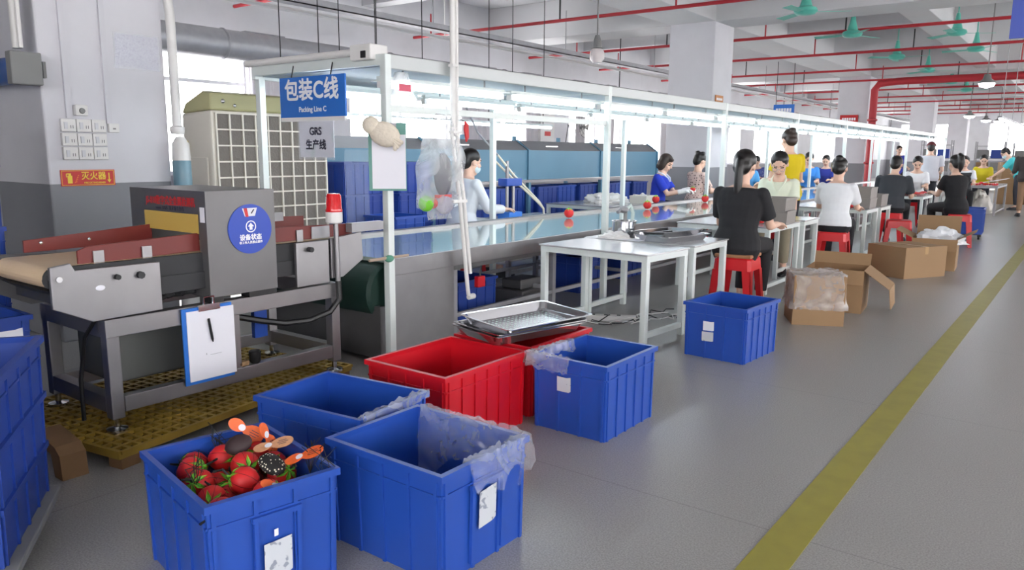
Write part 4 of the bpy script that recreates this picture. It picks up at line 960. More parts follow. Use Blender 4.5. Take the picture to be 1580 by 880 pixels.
# orange two-lobed tags lying on the pile
def swing_tag(label, loc, rot, back=M_ORANGE, l=.052):
    pts = [(-.004, .011, 0)]
    for k in range(13): a = PI * .32 + PI * 1.36 * k / 12; pts.append((-l * .6 + .026 * math.cos(a) * 1.1, .021 * math.sin(a), 0))
    pts.append((-.004, -.011, 0))
    for k in range(13): a = -PI * .68 + PI * 1.36 * k / 12; pts.append((l * .62 + .032 * math.cos(a) * 1.1, .026 * math.sin(a), 0))
    b = mb(back).prism(pts, (0, 0, .003)); o = b.build('swing_tag', None, loc=loc); o.rotation_euler = rot
    mb(M_PAPER).prism([(-.012 + .012 * math.cos(a), .011 * math.sin(a), .0032) for a in [2 * PI * i / 12 for i in range(12)]], (0, 0, .0006)).build('price_spot', o)
    mb(M_TEXTK).box(.016, .05, -.002, .0, .0032, .0038).box(.02, .046, .006, .008, .0032, .0038).box(.02, .044, -.01, -.008, .0032, .0038).build('print', o)
    return tag(o, label, 'tag', 'orange cardboard tags on the toys')
def at(x, y, z): return CAM @ V((x, y, z))
swing_tag('orange tag standing upright at the back left of the toy pile', at(-.17, .10, .385), (1.2, .6, .9))
swing_tag('narrow orange tag upright in the middle back of the toy pile', at(-.09, .14, .37), (1.2, 1.1, 1.6))
swing_tag('pale orange tag lying flat in the middle of the toy pile', at(-.01, .12, .372), (.3, -.2, .9), mat('tag_pale', (206, 150, 112), .5, var=.3, scale=60))
swing_tag('bright orange tag at the right end of the toy pile', at(.14, .15, .373), (.35, -.35, .7))
swing_tag('orange tag lying half hidden at the front of the toy pile', at(.22, .03, .335), (.4, .4, 1.3))
M_POLKA = dot_mat('black_polka', (24, 22, 24), (206, 200, 180), 110, .3)
for k, (x, y, z, r, lb) in enumerate([(.09, .07, .352, (.5, .5, .4), 'black pouch with white dots in the middle of the toy pile'), (-.11, .05, .362, (.9, -.3, .8), 'dark round pouch at the back left of the toy pile')]):
    o = mb(M_POLKA if k == 0 else mat('dark_pouch', (52, 34, 36), .6)).ell((0, 0, 0), (.046, .034, .018)).build('dark_pouch', None, True, loc=at(x, y, z)); o.rotation_euler = r; tag(o, lb, 'pouch')
for k, (x, y, n) in enumerate([(.14, .17, 9), (-.2, .02, 9), (.22, .18, 7), (.0, -.13, 8)]):
    b = mb(M_NET); rr = random.Random(k)
    for i in range(n): b.tube([at(x, y, .31), at(x + rr.uniform(-.03, .03), y + rr.uniform(-.02, .02), .36), at(x + rr.uniform(-.06, .06), y + rr.uniform(-.04, .04), .375 + rr.uniform(0, .05))], .0014, 4)
    o = b.build('net_tuft', None); tag(o, 'tuft of black netting sticking out of the toy pile at its %s' % ('back right', 'left', 'far right corner', 'front left')[k], 'netting')
# ================================================================ pillar fittings
PXF = -5.5
k = 0
for r in range(3):
    for c in range(3):
        y, z = 2.365 + c * .098, 1.462 - r * .092
        o = mb(M_PVC).box(0, .028, -.047, .047, -.042, .042).build('switch_socket', None, loc=(PXF, y, z), bevel=.004)
        mb(mat('switch_rocker', (206, 206, 210), .4)).box(.028, .034, -.03, -.008, -.024, .02).build('rocker', o); mb(M_GREY).box(.028, .03, .01, .014, -.02, .0).box(.028, .03, .024, .028, -.02, .0).build('socket_slot', o)
        tag(o, 'white switch socket on the near pillar, %s row, %s' % (('top', 'middle', 'bottom')[r], ('left', 'middle', 'right')[c]), 'socket', 'white switch sockets on the pillar')
o = mb(M_PVC).box(0, .03, -.035, .035, -.03, .03).build('switch_socket', None, loc=(PXF, 2.662, 1.452), bevel=.004); tag(o, 'single white socket right of the block of switch sockets', 'socket'); mb(M_GREY).box(.03, .032, -.01, .01, -.01, .0).build('socket_slot', o)
o = mb(M_PVC).box(0, .045, -.04, .04, -.035, .035).build('dial_switch', None, loc=(PXF, 2.45, 1.562), bevel=.006); tag(o, 'small white dial switch above the block of switch sockets', 'switch'); mb(M_GREY).lathe([(.02, .045), (.016, .058)], (0, 0, -.004), 14, 'x').build('knob', o)
for y, z0, lb in ((2.38, 1.51, 'left white cable trunking running up the near pillar'), (2.64, 1.48, 'right white cable trunking running up the near pillar')):
    o = mb(mat('trunking_white', (208, 207, 213), .6)).box(0, .02, -.018, .018, 0, 3.5 - z0).build('cable_trunking', None, loc=(PXF, y, z0)); tag(o, lb, 'trunking')
t = thing('extinguisher_sign', 'red fire extinguisher sign with yellow border on the near pillar', 'sign', (PXF + .002, 2.472, 1.114))
mb(M_SIGNRED).box(0, .004, -.178, .178, -.054, .054).build('plate', t)
e = mb(M_SIGNYEL); 
for a in (((-.172, .172, .046, .049)), ((-.172, .172, -.049, -.046)), ((-.172, -.169, -.049, .049)), ((.169, .172, -.049, .049))): e.box(.004, .005, *a)
e.build('border', t)
e = mb(M_SIGNYEL); e.box(.004, .005, -.135, -.105, -.036, .016).box(.004, .005, -.128, -.112, .016, .024).box(.004, .005, -.14, -.112, .024, .032).box(.004, .005, -.144, -.138, .006, .03)
e.box(.004, .005, .134, .142, -.018, .032).prism([(.004, .124, -.014), (.004, .152, -.014), (.004, .138, -.036)], (.001, 0, 0)); e.build('emblem', t)
e = mb(mat('flame_orange', (236, 120, 50), .5))
for i in range(4): e.prism([(.004, -.095 + .008 * i, -.034 + .014 * i), (.004, -.07 + .004 * i, -.026 + .014 * i), (.004, -.082 + .005 * i, -.02 + .014 * i)], (.001, 0, 0))
e.build('flame', t)
lettering('lettering', '灭火器', .058, M_SIGNYEL, t, Matrix.Translation((.0055, .035, .010)) @ PX, .0012, 'CENTER', .95); lettering('lettering', 'FIRE EXTINGUISHER', .016, M_SIGNYEL, t, Matrix.Translation((.0055, .04, -.034)) @ PX, .0003)
o = mb(M_NOTICE).prism([(0, -.155, -.105), (0, .15, -.118), (0, .155, .112), (0, -.15, .108)], (.003, 0, 0)).build('notice', None, loc=(PXF + .001, 2.875, 1.985)); tag(o, 'faded printed notice in clear sleeve high on the near pillar', 'notice')
mb(film('sleeve', (240, 244, 250), .2, .1)).box(.004, .005, -.165, .165, -.125, .12).build('sleeve', o)
o = mb(M_PVC).tube([(0, 0, 2.9), (0, -.02, 2.45), (0, -.01, 2.36), (0, .0, 2.25), (0, 0, 1.45)], .032, 12).build('down_pipe', None, True, loc=(-5.43, 3.10, 0)); tag(o, 'white plastic down pipe on the right edge of the near pillar', 'pipe')
mb(M_PVC).lathe([(.045, 1.42), (.05, 1.44), (.05, 1.47), (.035, 1.48)], (0, 0, 0), 14).build('pipe_socket', o, True)
t = thing('water_dispenser', 'white and teal water dispenser between the near pillar and the cooler', 'dispenser', (-5.40, 3.1, 0))
mb(M_PVC).lathe([(.06, .0), (.065, .02), (.065, .9), (.05, .92)], (0, 0, 0), 18).build('stand', t, True)
mb(mat('jug_teal', (112, 148, 164), .3)).lathe([(.05, .92), (.065, .95), (.065, 1.22), (.06, 1.23)], (0, 0, 0), 18).build('jug', t, True); mb(M_PVC).lathe([(.065, 1.23), (.06, 1.35), (.03, 1.40), (.001, 1.405)], (0, 0, 0), 18).build('lid', t, True)
# roller with grey end at far left
t = thing('roller_door', 'blue roller with grey end bracket on the wall beside the near pillar', 'roller', (-5.38, 2.12, 1.80))
mb(mat('roller_blue', (52, 96, 168), .4)).tube([(-.9, 0, 0), (-.06, 0, 0)], .085, 18).build('drum', t, True); mb(M_GREY).box(-.08, .0, -.1, .08, -.1, .1).build('end_bracket', t, bevel=.008)
mb(M_GREY).box(-.06, -.02, .09, .108, -.05, .05).build('bolt_plate', t)
o = mb(M_PVC).tube([(0, 0, 0), (0, 0, 1.7)], .03, 12).build('vertical_pipe', None, True, loc=(-5.52, 2.12, 1.93)); tag(o, 'white vertical pipe above the blue roller at far left', 'pipe'); mb(M_PVC).tube([(.05, 0, 0), (.05, 0, 1.7)], .014, 8).build('thin_pipe', o, True)
# ================================================================ cream air cooler
t = thing('air_cooler', 'big cream evaporative air cooler with brown grid pads', 'air cooler', (-5.6, 4.05, 0))
M_CREAM = mat('cooler_cream', (222, 216, 204), .5, var=.04); M_OLIVE = mat('cooler_olive', (176, 172, 128), .45)
b = mb(M_CREAM).prism([(-.42, -.57, .12), (0, -.57, .12), (0, -.57, 1.62), (-.42, -.57, 1.6)], (0, 1.15, 0)).build('cabinet', t, bevel=.02)
mb(M_OLIVE).prism([(-.42, -.57, 1.60), (.0, -.57, 1.62), (.01, -.57, 1.75), (-.1, -.57, 1.77), (-.36, -.57, 1.68)], (0, 1.15, 0)).build('top_cap', t, bevel=.015)
mb(mat('cooler_pad', (118, 112, 106), .9, bump=.6, scale=60)).box(0, .006, -.53, .54, .2, 1.6).build('cooling_pad', t)
g = mb(M_CREAM)
for i in range(10): g.box(.006, .022, -.535 + i * .1195 - .006, -.535 + i * .1195 + .006, .2, 1.6)
for j in range(12): g.box(.006, .021, -.53, .54, .2 + j * .127 - .006, .2 + j * .127 + .006)
g.build('grille', t)
for y in (-.5, .5): mb(M_GREY).box(-.4, -.02, y - .03, y + .03, 0, .12).build('foot', t)
mb(M_CREAM).box(-.36, -.06, -.585, -.57, .9, 1.25).build('side_panel', t, bevel=.006); mb(M_SIGNYEL).box(-.38, -.34, -.588, -.572, 1.3, 1.38).build('energy_label', t)
mb(M_CHROME).ell((.0, -.46, 1.69), .02).ell((.01, -.36, 1.66), .015).build('valve', t, True)
# stacks of deep blue crates right of the cooler
for j, (x, y) in enumerate([(-5.75, 5.0), (-5.62, 5.55)]):
    for k in range(4): crate('plastic_crate', 'deep blue crate right of the cream cooler, %s column, %s from the floor' % (('left', 'right')[j], ORD[k]), (x, y, k * .302), .45, .5, .30, .05 * j, M_BLUE_D, 'deep blue crates beside the cooler', (4, 5))
for k in range(2): crate('plastic_crate', 'blue crate behind the belt below the hanging bag, %s of two' % ('lower', 'upper')[k], (-5.15, 5.02, k * .37), .42, .4, .36, 0, M_BLUE, 'crates below the hanging bag')
o = mb(M_THIN).grid(lambda u, v: (-.02 * math.sin(u * 20) + .02 * noise.noise(V((u * 5, v * 5, 0))), .3 * u, 1.3 * v), 20, 14).build('plastic_sheet', None, True, loc=(-5.48, 4.72, .02)); tag(o, 'clear plastic sheet hung at the right side of the cream cooler', 'plastic sheet')
# ================================================================ teal bench with hood
t = thing('hooded_bench', 'long teal hooded workbench behind the packing line, blue crates under it', 'workbench', (-6.2, 0, 0)); YA, YB = 4.75, 12.55
mb(M_STEEL).box(-.75, .0, YA, YB, .905, .935).build('shelf', t)
mb(M_TEAL).box(-.10, -.06, YA, YB, .94, 1.34).build('front_panel', t)
mb(M_TEAL_D).prism([(-.06, YA, 1.34), (-.10, YA, 1.34), (-.32, YA, 1.47), (-.28, YA, 1.47)], (0, YB - YA, 0)).build('sloped_hood', t)
mb(M_TEAL).box(-.75, -.30, YA, YB, 1.45, 1.47).build('hood_top', t)
for i in range(5):
    y = YA + .02 + i * (YB - YA - .06) / 4
    mb(M_TEAL).box(-.06, -.035, y - .02, y + .02, .94, 1.345).prism([(-.04, y - .02, 1.33), (-.065, y - .02, 1.36), (-.28, y - .02, 1.485), (-.255, y - .02, 1.485)], (0, .04, 0)).build('rib', t)
    for x in (-.05, -.7): mb(M_TEAL).box(x - .025, x + .025, y - .025, y + .025, 0, .905).build('leg', t)
for i in range(7): y = YA + .6 + i * 1.1; mb(M_TEAL).box(-.33, -.29, y - .025, y + .025, 1.47, 1.53).build('lug', t)
for i in range(3): mb(M_CHROME).box(-.16, -.15, 7.2 + i * 2.0, 7.5 + i * 2.0, 1.392, 1.405).build('name_strip', t)
for i in range(13):
    for k in range(2):
        y = 5.15 + i * .57
        if y > 12.4: continue
        crate('plastic_crate', 'blue crate under the teal bench, %s from the cooler, %s layer' % (ORD[i], ('bottom', 'top')[k]), (-6.52 + .03 * math.sin(i * 2.1), y, k * .42), .48, .53, .415, .03 * math.sin(i), M_BLUE_D if (i * 7 + k) % 3 else M_BLUE, 'blue crates under the teal bench', (4, 5))
for k in range(4):
    y = 5.0 + k * 1.35
    q = thing('bench_tube', 'lit fluorescent tube hung over the teal bench, %s from the cooler' % ORD[k], 'lamp', (-7.0, y, 1.70), 0, 'tubes over the teal bench')
    mb(M_FRAME).box(-.025, .025, 0, 1.25, .018, .05).build('fixture', q); mb(M_TUBE).tube([(0, .03, 0), (0, 1.22, 0)], .018, 8).build('tube', q, True)
    for yy in (.2, 1.0): mb(M_DARK).tube([(0, yy, .05), (0, yy, 2.5)], .006, 6).build('hanger', q)
q = thing('bench_tube', 'single lit tube hung higher, between the cooler and the sign', 'lamp', (-6.5, 5.1, 1.9)); mb(M_FRAME).box(-.025, .025, 0, 1.25, .018, .05).build('fixture', q); mb(M_TUBE).tube([(0, .03, 0), (0, 1.22, 0)], .018, 8).build('tube', q, True)
for yy in (.2, 1.0): mb(M_DARK).tube([(0, yy, .05), (0, yy, 2.3)], .006, 6).build('hanger', q)
# press with blue clamps and hoses behind the belt
t = thing('small_press', 'small upright press with blue clamps on the low steel table behind the belt', 'press', (-4.92, 6.42, .6))
mb(M_STEEL).tube([(0, 0, 0), (0, 0, .62)], .018, 10).build('column', t, True); mb(M_STEEL).tube([(0, .11, 0), (0, .11, .5)], .018, 10).build('column', t, True)
mb(M_BLUE).box(-.06, .06, -.08, .19, .36, .44).build('head_clamp', t, bevel=.01); mb(mat('sky_blue', (60, 128, 220), .4)).box(-.08, .08, -.06, .17, .0, .09).build('base_block', t, bevel=.01)
t = thing('air_hose', 'pale twin air hose arching down to the belt right of the press', 'hose', (-4.85, 0, 0))
for d_ in (0, .05): mb(mat('hose_beige', (212, 206, 190), .4)).tube([(-.1 - d_, 6.30, 1.28 - d_), (-.05, 6.5, 1.08 - d_), (0, 6.72, .9 - d_ * .6), (.02, 6.88, .78 - d_ * .4), (.03, 6.95, .70), (.03, 6.96, .61)], .012, 8).build('hose', t, True)
mb(M_GALV).tube([(-.1, 6.30, 1.28), (-.2, 6.1, 1.5), (-.3, 6.0, 1.8)], .01, 6).build('support_arm', t, True)
# wall fan and labelled box
t = thing('wall_fan', 'white wall fan with black cable on the window wall', 'fan', (-10.25, 16.5, 1.95), 0)
g = mb(M_GREY)
for rr in (.1, .18, .26): g.tube([(.05 * (1 - rr * 2), rr * math.cos(a), rr * math.sin(a)) for a in [2 * PI * i / 20 for i in range(21)]], .006, 5)
for i in range(12): a = 2 * PI * i / 12; g.tube([(.06, .02 * math.cos(a), .02 * math.sin(a)), (0, .27 * math.cos(a), .27 * math.sin(a))], .004, 4)
g.build('guard', t)
for i in range(3):
    a = 2 * PI * i / 3; R = Matrix.Rotation(a, 4, 'X'); mb(M_PVC).hexa([R @ V(p) for p in [(-.02, .03, -.03), (-.03, .22, -.08), (.0, .22, .08), (.0, .03, .03), (-.015, .03, -.03), (-.025, .22, -.08), (.005, .22, .08), (.005, .03, .03)]]).build('blade', t)
mb(M_GREY).tube([(-.25, 0, -.1), (-.1, 0, -.02), (0, 0, 0)], .04, 10).build('motor', t, True); mb(M_BLACK).tube([(-.2, 0, -.1), (-.15, -.3, -.2), (-.15, -.5, .05), (-.15, -.6, -.4), (-.15, -1.4, -.45)], .012, 6).build('cable', t, True)
o = mb(M_PVC).box(0, .2, -.28, .28, 0, 1.5).build('wall_cabinet', None, loc=(-10.48, 14.95, .9), bevel=.01); tag(o, 'white wall cabinet with two red labels between the windows', 'cabinet')
for z in (1.12, .8): mb(M_SIGNRED).box(.2, .205, -.12, .12, z, z + .1).build('red_label', o)
# ================================================================ hanging and fixed signs
def plain_sign(name, label, loc, w_, h_, m, facing, bars=1, rods=0):
    t = thing(name, label, 'sign', loc); 
    if facing == 'y': mb(m).box(-w_ / 2, w_ / 2, -.01, .01, -h_ / 2, h_ / 2).build('plate', t)
    else: mb(m).box(0, .012, -w_ / 2, w_ / 2, -h_ / 2, h_ / 2).build('plate', t)
    for k in range(bars):
        z = (k + .5) / bars * h_ - h_ / 2; s = h_ * .16 / bars
        b = mb(M_TEXTW)
        for j in range(6):
            a = -w_ * .38 + j * w_ * .13
            (b.box(a, a + w_ * .1, -.013, -.0105, z - s, z + s) if facing == 'y' else b.box(.0125, .014, a, a + w_ * .1, z - s, z + s))
        b.build('lettering', t)
    if rods:
        for s in (-.4, .4): mb(M_DARK).tube([(s * w_, 0, h_ / 2), (s * w_, 0, rods)], .008, 6).build('rod', t)
    return t
plain_sign('hanging_sign', 'small blue hanging sign with white writing far over the line', (-6.52, 20.0, 2.42), .52, .28, M_SIGNBLUE, 'y', 1, 1.2)
plain_sign('pillar_sign', 'small orange sign on the second pillar', (-5.49, 13.3, 2.2), .34, .26, mat('sign_orange', (190, 120, 60), .5), 'x', 2)
plain_sign('pillar_sign', 'red sign on the third pillar left of the fire riser', (-6.0, 24.28, 2.35), .5, .24, M_SIGNRED, 'y', 1)
plain_sign('pillar_sign', 'red sign low on the fourth pillar', (-5.95, 35.18, 2.15), .5, .2, M_SIGNRED, 'y', 1)
t = thing('aisle_sign', 'large blue hanging sign cut off by the top right corner of the view', 'sign', (-.25, 6.0, 2.25))
mb(mat('sign_violet_blue', (58, 80, 176), .4)).box(-.3, .5, -.01, .01, -.205, .3).build('plate', t); mb(M_SIGNRED).box(-.28, .5, -.012, .012, .22, .3).build('red_band', t)
for x in (-.2, .4): mb(M_DARK).tube([(x, 0, .3), (x, 0, 1.99)], .008, 6).build('rod', t)
# cables on the floor under the near table
rnd = random.Random(5)
for k in range(4):
    o = mb(M_PVC if k % 2 else M_DARK).tube(wavy((-3.1 + k * .12, 4.75 + .08 * k, .012), (-2.65 + .1 * k, 5.8, .012), 16, .05, rnd), .0045, 6).build('floor_cable', None, True); tag(o, 'loose %s cable on the floor under the white tables, %s of four' % (('dark', 'white')[k % 2], ORD[k]), 'cable')
o = mb(M_PVC).box(-.2, .2, -.04, .04, 0, .045).build('power_strip', None, loc=(-2.95, 5.2, 0), rotz=.5, bevel=.006); tag(o, 'white power strip on the floor under the white tables', 'power strip'); mb(M_BLACK).box(-.15, -.12, -.015, .015, .045, .048).box(-.05, -.02, -.015, .015, .045, .048).box(.05, .08, -.015, .015, .045, .048).build('socket_slot', o)
o = mb(M_STEEL_D).box(-.16, .16, -.2, .2, 0, .2).box(-.1, .1, -.14, .14, .2, .28).build('gear_motor', None, loc=(-3.75, 5.1, 0), bevel=.01); tag(o, 'grey motor unit on the floor under the belt behind the near table', 'motor')
for k, (x, y) in enumerate([(-3.95, 4.5), (-4.0, 6.3), (-4.1, 7.3)]):
    crate('plastic_crate', 'blue crate in the shade under the belt, %s from the front end' % ORD[k], (x, y, 0), .45, .5, .34, 0, M_BLUE_D, 'blue crates under the belt', (4, 5))
# far end of the hall: racks and machine clutter
def rack(label, x, y, n=3):
    t = thing('storage_rack', label, 'rack', (x, y, 0))
    for sx in (-.5, .5):
        for sy in (-.25, .25): mb(M_GALV).box(sx - .02, sx + .02, sy - .02, sy + .02, 0, 1.9).build('upright', t)
    for k in range(4): mb(M_GALV).box(-.5, .5, -.25, .25, .2 + k * .5, .23 + k * .5).build('shelf', t)
    for k in range(3):
        for j in range(2):
            o = mb([M_BLUE_D, M_CARD, M_GREY][(k + j) % 3]).box(-.2, .2, -.2, .2, 0, .34).build('storage_carton', None, loc=(x - .24 + .48 * j, y, .231 + k * .5), bevel=.01)
            tag(o, 'box on the %s, %s shelf, %s' % (label.replace('grey ', ''), ('low', 'middle', 'high')[k], ('left', 'right')[j]), 'box', 'boxes on the far racks')
rack('grey storage rack far off beyond the line, left one', -5.0, 33.5); rack('grey storage rack far off beyond the line, middle one', -3.6, 37); rack('grey storage rack far off beyond the line, right one', -2.6, 41)
# ================================================================ people
def remesh_obj(name, build, voxel, mats, smooth=6, fac=.5):
    b = MB(); b.use(mats[0]); build(b); me = b.mesh(name + '_raw')
    o = bpy.data.objects.new(name, me); COL.objects.link(o)
    r = o.modifiers.new('r', 'REMESH'); r.mode = 'VOXEL'; r.voxel_size = voxel
    s = o.modifiers.new('s', 'SMOOTH'); s.factor = fac; s.iterations = smooth
    dg = bpy.context.evaluated_depsgraph_get(); dg.update()
    nm = bpy.data.meshes.new_from_object(o.evaluated_get(dg)); bpy.data.objects.remove(o); bpy.data.meshes.remove(me)
    nm.name = name; nm.materials.clear()
    for m in mats: nm.materials.append(m)
    for p in nm.polygons: p.use_smooth = True; p.material_index = 0
    o = bpy.data.objects.new(name, nm); COL.objects.link(o); return o
SKIN = mat('skin', (214, 168, 142), .55, var=.04, scale=8); SKIN_P = mat('skin_pale', (226, 186, 164), .55, var=.04, scale=8)
LIP = mat('lips', (176, 96, 92), .45); EYE = mat('eye_dark', (40, 30, 28), .3); HAIR = mat('hair_black', (26, 22, 22), .38, var=.3, scale=30); HAIR_B = mat('hair_brown', (50, 36, 30), .4, var=.3, scale=30)
def ik(S, T, l1, l2, pole):
    S, T = V(S), V(T); d = T - S; L = min(d.length, (l1 + l2) * .985); d.normalize(); T = S + d * L
    a = (l1 * l1 - l2 * l2 + L * L) / (2 * L); h = math.sqrt(max(0, l1 * l1 - a * a)); p = V(pole); p = (p - d * p.dot(d)).normalized()
    return S + d * a + p * h, T
def person(label, loc, face, seat=.47, sit=True, lean=12, hpitch=20, hyaw=0, rh=(.17, .42, .72), lh=(-.17, .42, .72), shirt=(30, 30, 32), trousers=(28, 28, 32), hair='bun', sleeve=.55, size=1.0,
           voxel=.009, male=False, skin=None, shirt_mat=None, skirt=False, mask=False, gloves=False, collar=None, glasses=False, cap=None, vest=None, shoes=(40, 40, 44), hairm=None, tilt=0, knee=.42, wide=1.0, kw=.115):
    """loc: point on the floor below the pelvis; face: heading of the gaze in degrees (0 = +X, 90 = +Y)"""
    skin = skin or SKIN_P; k = size; hairm = hairm or HAIR
    t = thing('person', label, 'person', loc, math.radians(face - 90))
    P0 = V((0, 0, (seat + .095 if sit else .86) ))
    if not sit: P0.z = .86 * k
    sh = (.172 if male else .152) * k * wide
    # spine
    def spine(s):
        n = 12; p = P0.copy(); ds = s / n
        for i in range(n):
            a = math.radians(lean) * (.45 + .85 * ((i + .5) * ds) / .5)
            p = p + V((0, math.sin(a), math.cos(a))) * ds * k
        a = math.radians(lean) * (.45 + .85 * s / .5); return p, V((0, math.sin(a), math.cos(a))), V((0, math.cos(a), -math.sin(a)))
    def ring(s, rx, ry, off=0, n=20, pw=1.0):
        p, u, f = spine(s); p = p + f * off * k
        return [p + V((1, 0, 0)) * rx * k * math.cos(q) + f * ry * k * math.sin(q) for q in [2 * PI * i / n for i in range(n)]]
    def torso(b, g=0., s0=-.11, s1=.47):
        w_ = wide
        prof = [(-.11, .145, .10, -.01), (-.04, .168, .122, -.012), (.04, .160, .115, -.005), (.13, (.140 if male else .126), .098, .0), (.21, (.15 if male else .134), .103, .006), (.30, .158, .112 if male else .118, .010),
                (.37, .168, .102, .0), (.415, .160, .085, -.012), (.445, .115, .066, -.014), (.47, .065, .055, -.010)]
        rr = []
        for s, rx, ry, of in prof:
            if s0 - .001 <= s <= s1 + .001: rr.append(ring(s, rx * w_ + g, ry + g, of))
        b.rings(rr)
    S = {}; pS, uS, fS = spine(.415)
    l1, l2 = .275 * k, .235 * k; arms = {}
    for sd, tgt in ((1, rh), (-1, lh)):
        sp = pS + V((sd * sh, 0, 0)) - fS * .012 * k - uS * .012 * k
        e, w_ = ik(sp, V(tgt), l1, l2, (sd * .22, -.5, -.85)); arms[sd] = (sp, e, w_)
    nb, un, fn = spine(.47)
    hp = math.radians(hpitch); hd = V((0, math.sin(min(hp, .9) * .55), math.cos(min(hp, .9) * .55)))
    hc = nb + (un * .055 + hd * .10) * k
    HM = Matrix.Rotation(math.radians(hyaw), 3, 'Z') @ Matrix.Rotation(-hp, 3, 'X') @ Matrix.Rotation(math.radians(tilt), 3, 'Y')
    kb, k_ = k, k * 1.10
    def hl(p): return hc + HM @ (V(p) * k_)
    hips = {}; 
    for sd in (1, -1):
        hj = P0 + V((sd * .088 * k, 0, 0))
        if sit: kn = V((sd * kw * k, knee * k, P0.z - .03 + .0)); kn.z = max(kn.z, .47 * k); an = V((sd * kw * k, (knee - .06) * k, .085))
        else: kn = V((sd * .095 * k, .02, .46 * k)); an = V((sd * .10 * k, -.01, .085))
        hips[sd] = (hj, kn, an)
    def hand(b, sd, g=0.):
        sp, e, w_ = arms[sd]; d = (w_ - e).normalized(); n = V((0, 0, -1)); n = (n - d * n.dot(d)); n = n.normalized() if n.length > .1 else V((0, 1, 0)); s_ = d.cross(n)
        R = Matrix((s_, d, n)).transposed()
        b.ell(w_ + d * .045 * k, (.040 * k + g, .052 * k + g, .017 * k + g), R, 12, 8)
        rf = max(.0085, voxel * .75) * k + g
        for i, (o, L) in enumerate(((-.029, .06), (-.010, .072), (.010, .068), (.028, .052))):
            p0 = w_ + d * .085 * k + s_ * o * k; p1 = p0 + (d * .75 + n * .55) * L * .55 * k; p2 = p1 + (d * .2 + n * .85) * L * .5 * k
            b.caps(p0, p1, rf, rf * .95, 8); b.caps(p1, p2, rf * .95, rf * .85, 8)
        q0 = w_ + d * .03 * k - s_ * sd * .03 * k; q1 = q0 + (d * .5 - s_ * sd * .6 + n * .4) * .04 * k; q2 = q1 + (d * .8 + n * .5) * .03 * k
        b.caps(q0, q1, rf * 1.15, rf * 1.05, 8); b.caps(q1, q2, rf * 1.05, rf * .9, 8)
    def head(b):
        b.ell(hl((0, -.012, .022)), (.073 * k_, .090 * k_, .088 * k_), HM, 16, 12); b.ell(hl((0, .022, -.045)), (.057 * k_, .062 * k_, .066 * k_), HM, 14, 10)
        b.ell(hl((0, .052, -.092)), (.027 * k_, .024 * k_, .021 * k_), HM, 10, 8)
        for sx in (-1, 1): b.ell(hl((sx * .073, -.008, -.012)), (.010 * k_, .020 * k_, .030 * k_), HM, 8, 6); b.ell(hl((sx * .034, .052, -.03)), (.026 * k_, .026 * k_, .024 * k_), HM, 8, 6)
        b.tube([hl((0, .078, .012)), hl((0, .096, -.022)), hl((0, .078, -.03))], [.007 * k_, .013 * k_, .009 * k], 8); b.ell(hl((0, .072, .028)), (.05 * k_, .014 * k_, .010 * k_), HM, 10, 6)
        b.ell(hl((0, .080, -.060)), (.022 * k_, .010 * k_, .009 * k_), HM, 8, 6)
        b.tube([nb - un * .03 * k, hl((0, -.02, -.05))], [.056 * k_, .050 * k], 14)
    def body(b):
        torso(b); head(b)
        for sd in (1, -1):
            sp, e, w_ = arms[sd]; b.ell(sp, .044 * k, None, 10, 8); b.caps(sp, e, .042 * k, .034 * k); b.caps(e, w_, .037 * k, .024 * k); hand(b, sd)
            hj, kn, an = hips[sd]; b.caps(hj, kn, .082 * k, .054 * k); b.caps(kn, an, .052 * k, .034 * k); b.ell(kn.lerp(an, .35) - V((0, .010, 0)), (.042 * k, .044 * k, .09 * k))
            b.caps(an, an + V((0, .10, -.045)), .034 * k, .028 * k); b.ell(an + V((0, -.02, -.04)), (.032 * k, .04 * k, .034 * k))
    o = remesh_obj('body', body, voxel, [skin, LIP, EYE], 4); o.parent = t
    HI = HM.transposed()
    for p in o.data.polygons:
        q = (HI @ (p.center - hc)) / k_
        if q.y > .05:
            ax = abs(q.x)
            if ax < .024 and -.067 < q.z < -.053: p.material_index = 1
            elif .018 < ax < .046 and -.004 < q.z < .008 and q.y > .055: p.material_index = 2
            elif .014 < ax < .05 and .021 < q.z < .029 and q.y > .055: p.material_index = 2
    # hair
    def hairf(b):
        b.ell(hl((0, -.022, .036)), (.082 * k_, .092 * k_, .084 * k_), HM, 18, 12); b.ell(hl((0, -.055, -.01)), (.070 * k_, .056 * k_, .075 * k_), HM, 14, 10)
        if hair == 'bob':
            for sx in (-1, 1): b.ell(hl((sx * .066, -.018, -.035)), (.024 * k_, .055 * k_, .085 * k_), HM, 12, 8)
            b.ell(hl((0, -.062, -.05)), (.072 * k_, .042 * k_, .075 * k_), HM, 14, 8); b.ell(hl((.03, .05, .075)), (.045 * k_, .035 * k_, .025 * k_), HM)
        if hair == 'pony':
            q = hl((0, -.10, .015)); b.tube([q + V((0, .03, .02)), q, q + V((0, -.012, -.06)), q + V((0, -.018, -.14)), q + V((0, -.022, -.24)), q + V((0, -.022, -.33)), q + V((0, -.018, -.38))], [.02, .034, .036, .036, .034, .026, .006], 12)
        if hair == 'highpony':
            q = hl((0, -.085, .07)); b.tube([q + V((0, .02, 0)), q + V((0, -.03, .03)), q + V((0, -.07, .0)), q + V((0, -.085, -.08)), q + V((0, -.08, -.16)), q + V((0, -.07, -.23))], [.02, .034, .045, .046, .036, .008], 12)
        if hair == 'bun': b.ell(hl((0, -.085, .085)), (.042 * k_, .036 * k_, .036 * k_), HM, 12, 8)
        if hair == 'topbun': b.ell(hl((0, -.06, .125)), (.05 * k_, .045 * k_, .04 * k_), HM, 12, 8)
